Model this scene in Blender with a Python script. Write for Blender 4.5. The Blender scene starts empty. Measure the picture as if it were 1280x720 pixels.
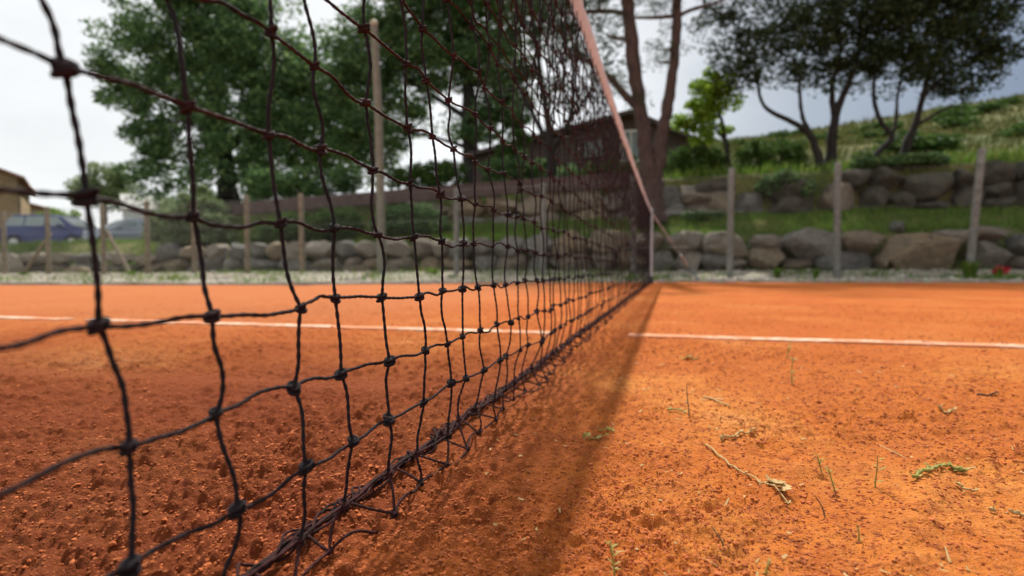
import bpy, bmesh, math, random
import numpy as np
from mathutils import Vector, Matrix, Euler
random.seed(7); RG = np.random.default_rng(11)
S = bpy.context.scene
COL = S.collection
R = math.radians

# ------------------------------------------------------------------ camera
FP, CX, CY, CH = 675.0, 640.0, 360.0, 0.234          # focal length in photo pixels
YAW, PITCH, ROLL = 16.1, 2.04, 0.30
cam = bpy.data.cameras.new('camera'); co = bpy.data.objects.new('camera', cam); COL.objects.link(co)
cam.sensor_width = 36; cam.lens = FP/1280*36; cam.clip_start = 0.01; cam.clip_end = 2000
CM = Matrix.Rotation(R(YAW), 3, 'Z') @ Matrix.Rotation(R(90-PITCH), 3, 'X') @ Matrix.Rotation(R(-ROLL), 3, 'Z')
co.matrix_world = Matrix.Translation((0, 0, CH)) @ CM.to_4x4()
cam.dof.use_dof = True; cam.dof.focus_distance = 0.56; cam.dof.aperture_fstop = 4.2
S.camera = co
def ray(x, y): return CM @ Vector(((x-CX)/FP, -(y-CY)/FP, -1))
def at(x, y, Y):
    d = ray(x, y); return Vector((0, 0, CH)) + d*(Y/d.y)
def gnd(x, y, z=0):
    d = ray(x, y); return Vector((0, 0, CH)) + d*((z-CH)/d.z)
def mpp(x, Y): return Y/ray(x, 336).y/FP               # metres per photo pixel at depth plane Y

# ------------------------------------------------------------------ materials
def mat(name): 
    m = bpy.data.materials.new(name); m.use_nodes = True
    return m, m.node_tree.nodes, m.node_tree.links, m.node_tree.nodes['Principled BSDF']
def coords(N, L, kind='Object', scale=None):
    t = N.new('ShaderNodeTexCoord'); o = t.outputs[kind]
    if scale:
        mp = N.new('ShaderNodeMapping'); mp.inputs['Scale'].default_value = scale; L.new(o, mp.inputs[0]); o = mp.outputs[0]
    return o
def noise(N, L, v, sc, det=4, rough=.55):
    n = N.new('ShaderNodeTexNoise'); n.inputs['Scale'].default_value = sc; n.inputs['Detail'].default_value = det
    n.inputs['Roughness'].default_value = rough; L.new(v, n.inputs['Vector']); return n.outputs['Fac']
def ramp(N, L, f, stops):
    r = N.new('ShaderNodeValToRGB'); e = r.color_ramp.elements
    while len(e) < len(stops): e.new(.5)
    for k, (p, c) in enumerate(stops):
        e[k].position = p; e[k].color = (c, c, c, 1) if isinstance(c, (int, float)) else (*c, 1)
    L.new(f, r.inputs[0]); return r.outputs[0]
def mix(N, L, f, a, b, mode='MIX'):
    m = N.new('ShaderNodeMix'); m.data_type = 'RGBA'; m.blend_type = mode
    for s, v in ((m.inputs[0], f), (m.inputs[6], a), (m.inputs[7], b)):
        if isinstance(v, (int, float)): s.default_value = v
        elif isinstance(v, tuple): s.default_value = (*v, 1)
        else: L.new(v, s)
    return m.outputs[2]
def bump(N, L, B, h, dist, strength=1.0):
    b = N.new('ShaderNodeBump'); b.inputs['Strength'].default_value = strength; b.inputs['Distance'].default_value = dist
    L.new(h, b.inputs['Height']); L.new(b.outputs[0], B.inputs['Normal'])
def simple(name, c, rough=.6, metal=0.0, var=.25, sc=8, bmp=0.0, kind='Object'):
    m, N, L, B = mat(name); v = coords(N, L, kind)
    f = noise(N, L, v, sc); c2 = tuple(x*(1-var) for x in c); c1 = tuple(min(1, x*(1+var)) for x in c)
    L.new(ramp(N, L, f, [(.3, c2), (.7, c1)]), B.inputs['Base Color'])
    B.inputs['Roughness'].default_value = rough; B.inputs['Metallic'].default_value = metal
    if bmp: bump(N, L, B, noise(N, L, v, sc*4, 5), bmp)
    return m
M = {}
# clay
m, N, L, B = mat('clay'); v = coords(N, L)
big = noise(N, L, v, 1.6, 5, .6); mid = noise(N, L, v, 26, 5, .65); fine = noise(N, L, v, 240, 4, .7)
c = ramp(N, L, big, [(.34, (.45, .110, .018)), (.50, (.53, .150, .023)), (.59, (.64, .240, .050)), (.68, (.69, .33, .11))])
c = mix(N, L, ramp(N, L, mid, [(.42, 0.0), (.62, .55)]), c, (.37, .085, .018))
c = mix(N, L, ramp(N, L, fine, [(.50, 0.0), (.72, .55)]), c, (.56, .22, .085))
pit = noise(N, L, v, 95, 3, .6); c = mix(N, L, ramp(N, L, pit, [(.34, .75), (.44, 0.0)]), c, (.20, .040, .012))
sp = N.new('ShaderNodeTexVoronoi'); sp.inputs['Scale'].default_value = 330; L.new(v, sp.inputs['Vector'])
c = mix(N, L, ramp(N, L, sp.outputs['Distance'], [(.10, .65), (.2, 0.0)]), c, (.62, .34, .19))
sx = N.new('ShaderNodeSeparateXYZ'); L.new(v, sx.inputs[0])
def mrange(o, a_, b_):
    q_ = N.new('ShaderNodeMapRange'); q_.interpolation_type = 'SMOOTHSTEP'; L.new(o, q_.inputs[0]); q_.inputs[1].default_value = a_; q_.inputs[2].default_value = b_; return q_.outputs[0]
def mth(op, x_, y_):
    q_ = N.new('ShaderNodeMath'); q_.operation = op
    for s_, w_ in ((q_.inputs[0], x_), (q_.inputs[1], y_)):
        if isinstance(w_, (int, float)): s_.default_value = w_
        else: L.new(w_, s_)
    return q_.outputs[0]
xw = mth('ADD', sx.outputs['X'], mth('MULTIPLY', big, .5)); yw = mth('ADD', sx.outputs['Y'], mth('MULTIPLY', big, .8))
dark_left = mth('MULTIPLY', mth('MULTIPLY', mrange(xw, .27, -.12), mrange(yw, 3.0, .7)), .90)  # mask that turns the clay darker and redder towards the near left
c = mix(N, L, dark_left, c, (.145, .027, .009))
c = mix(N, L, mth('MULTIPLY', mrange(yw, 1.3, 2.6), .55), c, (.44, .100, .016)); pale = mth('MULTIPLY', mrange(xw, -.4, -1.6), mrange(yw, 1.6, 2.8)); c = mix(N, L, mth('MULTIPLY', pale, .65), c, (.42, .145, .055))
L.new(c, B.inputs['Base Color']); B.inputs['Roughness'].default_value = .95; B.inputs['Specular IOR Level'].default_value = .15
a = N.new('ShaderNodeMath'); a.operation = 'MULTIPLY_ADD'; L.new(mid, a.inputs[0]); a.inputs[1].default_value = 2.2; L.new(fine, a.inputs[2])
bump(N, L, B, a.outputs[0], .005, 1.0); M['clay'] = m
M['crumb'] = simple('clay_crumb', (.40, .105, .025), .95, 0, .45, 60)
# worn line paint
m, N, L, B = mat('line_paint'); v = coords(N, L)
f = noise(N, L, v, 22, 6, .7); f2 = noise(N, L, v, 5, 3)
k = N.new('ShaderNodeMath'); k.operation = 'ADD'; L.new(f, k.inputs[0]); L.new(f2, k.inputs[1])
L.new(mix(N, L, ramp(N, L, k.outputs[0], [(.86, .15), (1.16, .9)]), (.68, .52, .38), (.50, .17, .06)), B.inputs['Base Color'])
B.inputs['Roughness'].default_value = .9; M['line'] = m
# gravel strip
m, N, L, B = mat('pale_gravel'); v = coords(N, L)
vo = N.new('ShaderNodeTexVoronoi'); vo.inputs['Scale'].default_value = 28; L.new(v, vo.inputs['Vector'])
g = ramp(N, L, noise(N, L, v, 2.2, 6, .7), [(.40, (.42, .38, .31)), (.60, (.30, .25, .18)), (.70, (.09, .13, .035))])
L.new(mix(N, L, .35, g, vo.outputs['Color'], 'MULTIPLY'), B.inputs['Base Color']); B.inputs['Roughness'].default_value = .95
bump(N, L, B, vo.outputs['Distance'], .02); M['gravel'] = m
# terrain
m, N, L, B = mat('grassy_ground'); v = coords(N, L)
c = ramp(N, L, noise(N, L, v, .35, 7, .65), [(.33, (.05, .08, .015)), (.46, (.11, .13, .03)), (.58, (.20, .175, .055)), (.72, (.08, .11, .022))])
c = mix(N, L, ramp(N, L, noise(N, L, v, 2.7, 6, .7), [(.55, 0.0), (.68, .8)]), c, (.13, .10, .05))
c = mix(N, L, ramp(N, L, noise(N, L, v, 7, 5, .7), [(.5, 0.0), (.66, .6)]), c, (.03, .06, .012))
L.new(c, B.inputs['Base Color']); B.inputs['Roughness'].default_value = 1
bump(N, L, B, noise(N, L, v, 9, 6, .7), .12); M['ground'] = m
# leaves
def leafmat(name, stops, trans=.35):
    m, N, L, B = mat(name); g = N.new('ShaderNodeNewGeometry')
    c = ramp(N, L, g.outputs['Random Per Island'], stops)
    d = N.new('ShaderNodeBsdfTranslucent'); L.new(c, d.inputs[0]); L.new(c, B.inputs['Base Color']); B.inputs['Roughness'].default_value = .7
    B.inputs['Specular IOR Level'].default_value = .2
    x = N.new('ShaderNodeMixShader'); x.inputs[0].default_value = trans; L.new(B.outputs[0], x.inputs[1]); L.new(d.outputs[0], x.inputs[2])
    L.new(x.outputs[0], N['Material Output'].inputs[0]); return m
M['leaf_dark'] = leafmat('dark_leaves', [(0, (.045, .10, .04)), (.6, (.10, .185, .07)), (1, (.24, .34, .12))], .42)
M['leaf_mid'] = leafmat('mid_leaves', [(0, (.03, .07, .016)), (.6, (.06, .12, .025)), (1, (.12, .19, .04))])
M['leaf_bright'] = leafmat('bright_leaves', [(0, (.12, .22, .02)), (.6, (.20, .34, .03)), (1, (.32, .45, .05))], .5)
M['leaf_olive'] = leafmat('olive_leaves', [(0, (.016, .03, .012)), (.6, (.032, .055, .02)), (1, (.08, .11, .045))], .25)
M['leaf_sage'] = leafmat('sage_leaves', [(0, (.09, .15, .05)), (.6, (.19, .26, .11)), (1, (.38, .42, .25))])
M['leaf_pine'] = leafmat('pine_needles', [(0, (.025, .05, .018)), (1, (.06, .10, .035))])
M['grass'] = leafmat('grass_blades', [(0, (.06, .14, .018)), (.5, (.12, .23, .028)), (.8, (.20, .28, .05)), (1, (.30, .28, .10))], .4)
M['hill_grass'] = leafmat('hill_grass_blades', [(0, (.04, .065, .012)), (.5, (.085, .10, .022)), (.8, (.14, .13, .04)), (1, (.20, .17, .07))], .3)
M['dry'] = leafmat('dry_straw', [(0, (.44, .29, .11)), (1, (.60, .44, .20))], .2)
M['weed'] = leafmat('weed_leaves', [(0, (.26, .27, .05)), (1, (.48, .44, .16))], .4)
M['petal'] = leafmat('red_petals', [(0, (.55, .01, .05)), (1, (.75, .03, .12))], .3)
def bark(name, a, b, sc=6):
    m, N, L, B = mat(name); v = coords(N, L, 'Object', (1, 1, .25)); f = noise(N, L, v, sc*3, 6, .7)
    L.new(ramp(N, L, f, [(.35, a), (.65, b)]), B.inputs['Base Color']); B.inputs['Roughness'].default_value = .95
    bump(N, L, B, f, .04); return m
M['bark_pine'] = bark('pine_bark', (.038, .024, .022), (.11, .066, .055))
M['bark_dark'] = bark('dark_bark', (.010, .009, .008), (.032, .027, .023))
M['twig'] = bark('dry_twig', (.24, .16, .08), (.48, .36, .2), 40)
# rocks
m, N, L, B = mat('boulder_stone'); v = coords(N, L); oi = N.new('ShaderNodeObjectInfo')
tint = ramp(N, L, oi.outputs['Random'], [(0, (.26, .25, .225)), (.35, (.37, .345, .30)), (.6, (.44, .34, .22)), (.8, (.30, .23, .165)), (1, (.50, .45, .37))])
f = noise(N, L, v, 3, 7, .7)
c = mix(N, L, .75, tint, ramp(N, L, f, [(.30, .30), (.5, .85), (.72, 1.3)]), 'MULTIPLY')
c = mix(N, L, ramp(N, L, noise(N, L, v, 5, 5, .7), [(.57, 0.0), (.67, .8)]), c, (.055, .065, .03))
L.new(c, B.inputs['Base Color']); B.inputs['Roughness'].default_value = .95; bump(N, L, B, noise(N, L, v, 5, 8, .75), .16); M['rock'] = m
m, N, L, B = mat('dark_olive_stone'); v = coords(N, L)  # darker, greener stone colour for most right-hand upper wall boulders
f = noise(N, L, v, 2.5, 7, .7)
L.new(ramp(N, L, f, [(.3, (.030, .036, .020)), (.45, (.075, .070, .052)), (.6, (.12, .105, .078)), (.75, (.035, .048, .022))]), B.inputs['Base Color']); B.inputs['Roughness'].default_value = .95; bump(N, L, B, noise(N, L, v, 9, 7, .7), .06); M['olive_stone'] = m
# net cords
def cord(name, red0, red1, base=(.014, .012, .014)):
    m, N, L, B = mat(name); v = coords(N, L)
    sx = N.new('ShaderNodeSeparateXYZ'); L.new(v, sx.inputs[0])
    mr = N.new('ShaderNodeMapRange'); L.new(sx.outputs['Z'], mr.inputs[0])
    mr.inputs[1].default_value = .12; mr.inputs[2].default_value = .42; mr.inputs[3].default_value = red0; mr.inputs[4].default_value = red1
    f = ramp(N, L, noise(N, L, v, 38, 5, .7), [(.36, 0.0), (.60, 1.0)])
    mm = N.new('ShaderNodeMath'); mm.operation = 'MULTIPLY'; L.new(f, mm.inputs[0]); L.new(mr.outputs[0], mm.inputs[1])
    L.new(mix(N, L, mm.outputs[0], base, (.072, .021, .021)), B.inputs['Base Color']); B.inputs['Roughness'].default_value = .8; B.inputs['Specular IOR Level'].default_value = .12
    bump(N, L, B, noise(N, L, v, 900, 3), .0006); return m
M['cord_h'] = cord('row_cord', .08, .6); M['cord_v'] = cord('column_cord', .03, .16, (.017, .016, .02)); M['cord_low'] = cord('dusty_cord', .75, .8, (.010, .007, .006))
m, N, L, B = mat('headband_cloth'); v = coords(N, L)
c = ramp(N, L, noise(N, L, v, 12, 6, .7), [(.3, (.46, .38, .42)), (.5, (.60, .56, .62)), (.7, (.74, .72, .78))])
L.new(c, B.inputs['Base Color']); B.inputs['Roughness'].default_value = .9; bump(N, L, B, noise(N, L, v, 60, 5), .004)
d_ = N.new('ShaderNodeBsdfTranslucent'); d_.inputs[0].default_value = (.80, .76, .76, 1); x_ = N.new('ShaderNodeMixShader'); x_.inputs[0].default_value = .5; L.new(B.outputs[0], x_.inputs[1]); L.new(d_.outputs[0], x_.inputs[2]); L.new(x_.outputs[0], N['Material Output'].inputs[0]); M['band'] = m
M['steel'] = simple('galvanised_steel', (.42, .43, .44), .45, .6, .15, 30)
M['dark_metal'] = simple('dark_metal', (.03, .03, .035), .5, .3)
M['concrete_post'] = simple('grey_weathered_post', (.20, .20, .18), .9, 0, .3, 14, .01)
M['wood_post'] = simple('brown_wooden_post', (.24, .19, .13), .9, 0, .35, 14, .01)
M['pole'] = simple('pale_pole', (.20, .19, .15), .9, 0, .2, 10, .01)
M['wire'] = simple('fence_wire', (.12, .12, .115), .5, .5, .1)
M['blue_wire'] = simple('blue_grey_strap', (.10, .16, .26), .6)
M['strap'] = simple('pale_strap', (.36, .33, .32), .8)
M['brown_wall'] = simple('reddish_brown_wall', (.085, .055, .05), .9, 0, .3, 5, .02)
def brickmat(name, a, b, mo, sc):
    m, N, L, B = mat(name); v = coords(N, L, 'Object')
    mp = N.new('ShaderNodeMapping'); mp.inputs['Rotation'].default_value = (R(90), 0, 0); L.new(v, mp.inputs[0])
    br = N.new('ShaderNodeTexBrick'); br.inputs['Color1'].default_value = (*a, 1); br.inputs['Color2'].default_value = (*b, 1); br.inputs['Mortar'].default_value = (*mo, 1)
    br.inputs['Scale'].default_value = sc; br.inputs['Mortar Size'].default_value = .025; br.inputs['Bias'].default_value = -.1; L.new(mp.outputs[0], br.inputs['Vector'])
    L.new(mix(N, L, .5, br.outputs[0], ramp(N, L, noise(N, L, v, 3, 6), [(.3, .6), (.7, 1.0)]), 'MULTIPLY'), B.inputs['Base Color'])
    B.inputs['Roughness'].default_value = .95; bump(N, L, B, br.outputs['Fac'], -.02); return m
M['sandstone'] = brickmat('sandstone_blocks', (.40, .27, .13), (.30, .20, .10), (.42, .34, .22), 1.6)
M['house_wall'] = brickmat('brown_stone_wall', (.085, .058, .050), (.12, .082, .068), (.085, .07, .062), 2.6)
M['terracotta'] = simple('terracotta_tiles', (.30, .15, .09), .9, 0, .35, 12, .03)
M['roof_dark'] = simple('dark_roof', (.075, .055, .05), .9, 0, .3, 8, .02)
M['white'] = simple('white_plaster', (.72, .71, .68), .8, 0, .08)
M['glass'] = simple('dark_glass', (.22, .27, .27), .08, 0, .1)
M['car_blue'] = simple('dark_blue_paint', (.008, .026, .15), .38, .0, .05)
M['car_grey'] = simple('grey_paint', (.40, .43, .47), .22, .5, .05)
M['tyre'] = simple('black_rubber', (.015, .015, .015), .8)
M['rim'] = simple('alloy_rim', (.5, .5, .5), .3, .8, .05)
M['lamp_glass'] = simple('clear_lamp_cover', (.6, .62, .64), .35, 0, .05)
M['red_lamp'] = simple('red_lamp_cover', (.4, .01, .01), .2, 0, .05)
M['asphalt'] = simple('parking_asphalt', (.07, .07, .065), .95, 0, .2, 3)
M['soil'] = simple('dark_soil', (.055, .045, .03), 1, 0, .4, 5, .05)

# ------------------------------------------------------------------ mesh helpers
def npmesh(name, V, F, mats, mi=None, smooth=True):
    V = np.asarray(V, dtype=np.float32).reshape(-1, 3); F = np.asarray(F, dtype=np.int32); k = F.shape[1]
    me = bpy.data.meshes.new(name); me.vertices.add(len(V)); me.vertices.foreach_set('co', V.ravel())
    me.loops.add(F.size); me.loops.foreach_set('vertex_index', F.ravel()); me.polygons.add(len(F))
    me.polygons.foreach_set('loop_start', np.arange(0, F.size, k, dtype=np.int32)); me.polygons.foreach_set('loop_total', np.full(len(F), k, dtype=np.int32))
    for q in mats: me.materials.append(q)
    if mi is not None: me.polygons.foreach_set('material_index', np.asarray(mi, dtype=np.int32))
    me.polygons.foreach_set('use_smooth', np.full(len(F), smooth)); me.update(calc_edges=True); me.validate(); return me
def link(name, me, parent=None, loc=None):
    o = bpy.data.objects.new(name, me); COL.objects.link(o)
    if parent is not None: o.parent = parent
    if loc is not None: o.location = loc
    return o
def tag(o, label=None, cat=None, group=None, kind=None):
    if label: o['label'] = label
    if cat: o['category'] = cat
    if group: o['group'] = group
    if kind: o['kind'] = kind
    return o
def empty(name, loc, label, cat, group=None, rz=0):
    o = bpy.data.objects.new(name, None); COL.objects.link(o); o.location = loc; o.rotation_euler = (0, 0, rz); o.empty_display_size = .1
    return tag(o, label, cat, group)
class QB:                                              # quad batches
    def __init__(s): s.V = []; s.F = []; s.I = []; s.n = 0
    def add(s, V, F, mi=0):
        V = np.asarray(V, float).reshape(-1, 3); F = np.asarray(F, int)
        s.V.append(V); s.F.append(F+s.n); s.I.append(np.full(len(F), mi)); s.n += len(V)
    def tube(s, P, rad, k=6, mi=0, cap=True, twist=None):
        P = np.asarray(P, float); n = len(P); rad = np.broadcast_to(np.asarray(rad, float), (n,))
        T = np.gradient(P, axis=0); T /= np.linalg.norm(T, axis=1)[:, None]+1e-12
        ref = np.array([0, 0, 1.]) if abs(T.mean(0)[2]) < .8 else np.array([1., 0, 0])
        A = np.cross(T, ref); A /= np.linalg.norm(A, axis=1)[:, None]+1e-12; Bn = np.cross(T, A)
        ph = np.linspace(0, 2*np.pi, k, endpoint=False)
        rr = rad[:, None]*np.ones((1, k))
        if twist is not None:
            sl = np.concatenate([[0], np.cumsum(np.linalg.norm(np.diff(P, axis=0), axis=1))])
            rr = rr*(1+.17*np.cos(2*ph[None, :]-sl[:, None]*twist))
        V = P[:, None, :]+rr[:, :, None]*(np.cos(ph)[None, :, None]*A[:, None, :]+np.sin(ph)[None, :, None]*Bn[:, None, :])
        i = np.arange(n-1)[:, None]*k; j = np.arange(k)[None, :]; j2 = (j+1) % k
        F = np.stack([i+j, i+j2, i+k+j2, i+k+j], -1).reshape(-1, 4)
        s.add(V.reshape(-1, 3), F, mi)
        if cap:
            for e, o in ((0, 1), (n-1, -1)):
                q = V[e]; c = P[e]; vs = np.vstack([q, c]); f = [[a, (a+1) % k, k, k] if o < 0 else [(a+1) % k, a, k, k] for a in range(k)]
                # degenerate quads avoided: use pairs
                f = [[a, (a+1) % k, (a+2) % k, k] for a in range(0, k-1, 2)] if k % 2 == 0 else []
                if f: s.add(vs, f, mi)
    def box(s, c, h, rz=0, mi=0):
        x, y, z = h; V = np.array([[a*x, b*y, d*z] for a in (-1, 1) for b in (-1, 1) for d in (-1, 1)], float)
        ca, sa = math.cos(rz), math.sin(rz); V = V @ np.array([[ca, sa, 0], [-sa, ca, 0], [0, 0, 1]])+np.array(c)
        s.add(V, [[0, 1, 3, 2], [4, 6, 7, 5], [0, 4, 5, 1], [2, 3, 7, 6], [0, 2, 6, 4], [1, 5, 7, 3]], mi)
    def mesh(s, name, mats, smooth=True): return npmesh(name, np.vstack(s.V), np.vstack(s.F), mats, np.concatenate(s.I), smooth)
def build(name, q, mats, parent=None, smooth=True, loc=None):
    if not isinstance(mats, list): mats = [mats]
    return link(name, q.mesh(name, mats, smooth), parent, loc)
def bevel(o, w=.01, seg=2):
    b = o.modifiers.new('bevel', 'BEVEL'); b.width = w; b.segments = seg; b.limit_method = 'ANGLE'

# numpy noise
def hsh(i, j, s):
    h = (i.astype(np.int64)*374761393+j.astype(np.int64)*668265263+s*1442695041) & 0xffffffff
    h = ((h ^ (h >> 13))*1274126177) & 0xffffffff; h = h ^ (h >> 16); return (h & 0xffffff)/float(0xffffff)
def vn(x, y, s=0):
    i = np.floor(x); j = np.floor(y); u = x-i; w = y-j; u = u*u*(3-2*u); w = w*w*(3-2*w)
    return ((hsh(i, j, s)*(1-u)+hsh(i+1, j, s)*u)*(1-w)+(hsh(i, j+1, s)*(1-u)+hsh(i+1, j+1, s)*u)*w)*2-1
def rn(x, y, s=0):                                     # rotated sum to hide the lattice
    return .6*vn(x, y, s)+.4*vn(.8*x*1.7+.6*y*1.7+3.1, -.6*x*1.7+.8*y*1.7+7.7, s+9)
def sst(a, b, x): t = np.clip((x-a)/(b-a), 0, 1); return t*t*(3-2*t)

# ------------------------------------------------------------------ setting: court
POLY = [(-19.5, 5.9), (-10.5, 6.5), (-6.0, 6.95), (-4.0, 7.7), (-1.0, 9.1), (19.5, 9.7), (19.5, -16), (-19.5, -16)]
def ray_poly(a):
    dx, dy = np.sin(a), np.cos(a); best = np.full(a.shape, 1e9)
    for k in range(len(POLY)):
        (x1, y1), (x2, y2) = POLY[k], POLY[(k+1) % len(POLY)]; ex, ey = x2-x1, y2-y1
        den = dx*ey-dy*ex; den = np.where(abs(den) < 1e-9, 1e-9, den)
        t = (x1*ey-y1*ex)/den; u = (x1*dy-y1*dx)/den
        best = np.where((t > 0) & (u >= -1e-6) & (u <= 1+1e-6) & (t < best), t, best)
    return best
def clay_h(X, Y, sp):
    rough = .30+.70*sst(-.35, .45, rn(X/.42, Y/.42, 3)+.35*rn(X/.11, Y/.11, 5))
    rough = np.where(X < -.32, .75+.5*rough, rough*.85)
    h = .0035*rn(X/.55, Y/.55, 1)
    for wl, am, s, bil in ((.085, .0040, 2, 0), (.036, .0068, 4, 1), (.019, .0078, 6, 1), (.0095, .0060, 8, 1), (.0055, .0020, 10, 0)):
        n = rn(X/wl, Y/wl, s)
        if bil: n = np.abs(n)*1.3-.35+.45*n
        h = h+am*n*rough*np.clip(wl/(2.2*sp)-.4, 0, 1)
    track = np.exp(-((Y-1.02-.10*X)/.05)**2)*(X < -.5)
    for cx_, cy_, an_, ln_, w_ in ((.55, .95, .5, .5, .035), (1.2, 1.35, -.25, .6, .05), (.18, .62, 1.1, .22, .05), (-1.2, 1.5, .15, .9, .06), (-2.0, 2.6, .1, 1.2, .08), (1.6, 2.6, .05, .9, .07), (.9, 3.6, -.1, 1.2, .09)):
        u_ = (X-cx_)*math.cos(an_)+(Y-cy_)*math.sin(an_); v_ = -(X-cx_)*math.sin(an_)+(Y-cy_)*math.cos(an_)
        mk = np.exp(-(v_/w_)**4-(u_/ln_)**4); h = h*(1-.8*mk)-.003*mk+.004*np.exp(-((abs(v_)-w_*1.15)/(w_*.3))**2-(u_/ln_)**4)
    h = h*(1-.75*track)
    h = h*(1-.75*np.exp(-((Y-1.9)/.05)**4))
    return h
va = np.arange(-64, 36, .15); oa = np.concatenate([va, np.arange(36, 296, 2.0)]); AN = np.radians(oa)
NR = 1250; RM = ray_poly(AN); r0 = .09
s_ = np.linspace(0, 1, NR)[:, None]; RR = r0*(RM[None, :]/r0)**s_
GX = RR*np.sin(AN)[None, :]; GY = RR*np.cos(AN)[None, :]
spc = RR*(np.log(RM/r0)/NR)[None, :]; GZ = clay_h(GX, GY, np.maximum(spc, RR*.0035))
edge = sst(0, .004, 1-s_); 
V = np.stack([GX, GY, GZ], -1); na = len(AN)
i = np.arange(NR-1)[:, None]*na; j = np.arange(na)[None, :]; j2 = (j+1) % na
F = np.stack([i+j, i+na+j, i+na+j2, i+j2], -1).reshape(-1, 4)
Vc = V.reshape(-1, 3)
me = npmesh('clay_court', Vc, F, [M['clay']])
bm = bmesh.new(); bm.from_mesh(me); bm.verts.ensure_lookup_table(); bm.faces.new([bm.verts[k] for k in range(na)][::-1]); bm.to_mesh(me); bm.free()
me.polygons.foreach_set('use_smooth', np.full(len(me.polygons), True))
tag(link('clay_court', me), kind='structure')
def hz(x, y): return float(clay_h(np.array([x]), np.array([y]), np.array([.003]))[0])

# centre service line (interrupted and worn)
def line_piece(x0, x1, name='court_line'):
    n = max(8, int((x1-x0)/.02)); xs = np.linspace(x0, x1, n)
    w0 = 1.862+.004*rn(xs/.09, xs*0, 21); w1 = 1.932+.005*rn(xs/.07, xs*0, 22)
    zt = .0055+.001*rn(xs/.2, xs*0, 23)
    V = np.concatenate([np.stack([xs, w0, xs*0-.004], 1), np.stack([xs, w0, zt], 1), np.stack([xs, w1, zt], 1), np.stack([xs, w1, xs*0-.004], 1)])
    F = []
    for k in range(3):
        for q in range(n-1): F.append([k*n+q, k*n+q+1, (k+1)*n+q+1, (k+1)*n+q])
    F += [[0, n, 2*n, 3*n], [n-1, 4*n-1, 3*n-1, 2*n-1]]
    return tag(link(name, npmesh(name, V, F, [M['line']], smooth=False)), kind='structure')
line_piece(-2.62, -.40); line_piece(-6.4, -2.78); line_piece(-.13, 6.4)

# ------------------------------------------------------------------ setting: terrain
def terr(X, Y):
    X = np.asarray(X, float); Y = np.asarray(Y, float)
    lf = 1-sst(-9.5, -6.0, X)
    t1 = .40+.48*sst(-13, -5, X); t2 = 1.12+.85*sst(-15.6, -12.6, X)+.38*sst(-7, 1, X)
    z = -.06+(t1+.06)*sst(11.2, 11.45, Y)
    t3 = .42*sst(11.45, 12.8, Y)*(1-lf); z = z+t3+(t2-t1-.42*(1-lf))*sst(13.0-1.3*lf, 13.35, Y)
    sl = .012+.235*sst(-16, 3, X)+.055*sst(4, 25, X)
    z = z+sl*(np.clip(Y, 14, 46)-14)-.12*np.clip(Y-46, 0, 70)*sst(-16, 3, X)
    bumpy = .05*rn(X/1.3, Y/1.3, 31)+.12*rn(X/5, Y/5, 32)*sst(14, 22, Y)
    return z+bumpy*sst(11.4, 12.2, Y)
xs = np.concatenate([np.linspace(-300, -45, 20), np.arange(-40, -20, 1.0), np.arange(-20, 14, .3), np.arange(14, 45, .8), np.linspace(47, 300, 20)])
ys = np.concatenate([np.linspace(-300, -20, 12), np.linspace(-15, 10.8, 8), np.arange(11.0, 14.5, .1), np.arange(14.5, 30, .4), np.arange(30, 60, 1.0), np.linspace(62, 300, 20)])
XX, YY = np.meshgrid(xs, ys); ZZ = terr(XX, YY); V = np.stack([XX, YY, ZZ], -1).reshape(-1, 3); nx = len(xs)
i = np.arange(len(ys)-1)[:, None]*nx; j = np.arange(nx-1)[None, :]
F = np.stack([i+j, i+j+1, i+nx+j+1, i+nx+j], -1).reshape(-1, 4)
tag(link('ground', npmesh('ground', V, F, [M['ground']])), kind='structure')
def tz(x, y): return float(terr(np.array([x]), np.array([y]))[0])
# gravel strip
n = 240; xs = np.linspace(-19.4, 19.4, n); ye = np.interp(xs, [p[0] for p in POLY[:6]], [p[1] for p in POLY[:6]])
rows = []
for k in range(14):
    t = k/13; y = ye+.005+(11.4-ye)*t; z = .035+.17*sst(.2, 1, np.full(n, t))+.012*rn(xs/.12, y/.12, 40)+.02*rn(xs/.5, y/.5, 41)
    rows.append(np.stack([xs, y, z], 1))
rows.insert(0, np.stack([xs, ye+.004, xs*0-.05], 1)); V = np.concatenate(rows)
i = np.arange(len(rows)-1)[:, None]*n; j = np.arange(n-1)[None, :]
tag(link('gravel_strip', npmesh('gravel_strip', V, np.stack([i+j, i+j+1, i+n+j+1, i+n+j], -1).reshape(-1, 4), [M['gravel']])), kind='structure')
# car park
q = QB(); xs = np.linspace(-46, -19.5, 30); 
ysn = np.linspace(15.4, 26, 10); XX, YY = np.meshgrid(xs, ysn); V = np.stack([XX, YY, terr(XX, YY)+.05], -1).reshape(-1, 3)
i = np.arange(9)[:, None]*30; j = np.arange(29)[None, :]
tag(link('parking_ground', npmesh('parking_ground', V, np.stack([i+j, i+j+1, i+30+j+1, i+30+j], -1).reshape(-1, 4), [M['asphalt']])), kind='structure')

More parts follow.
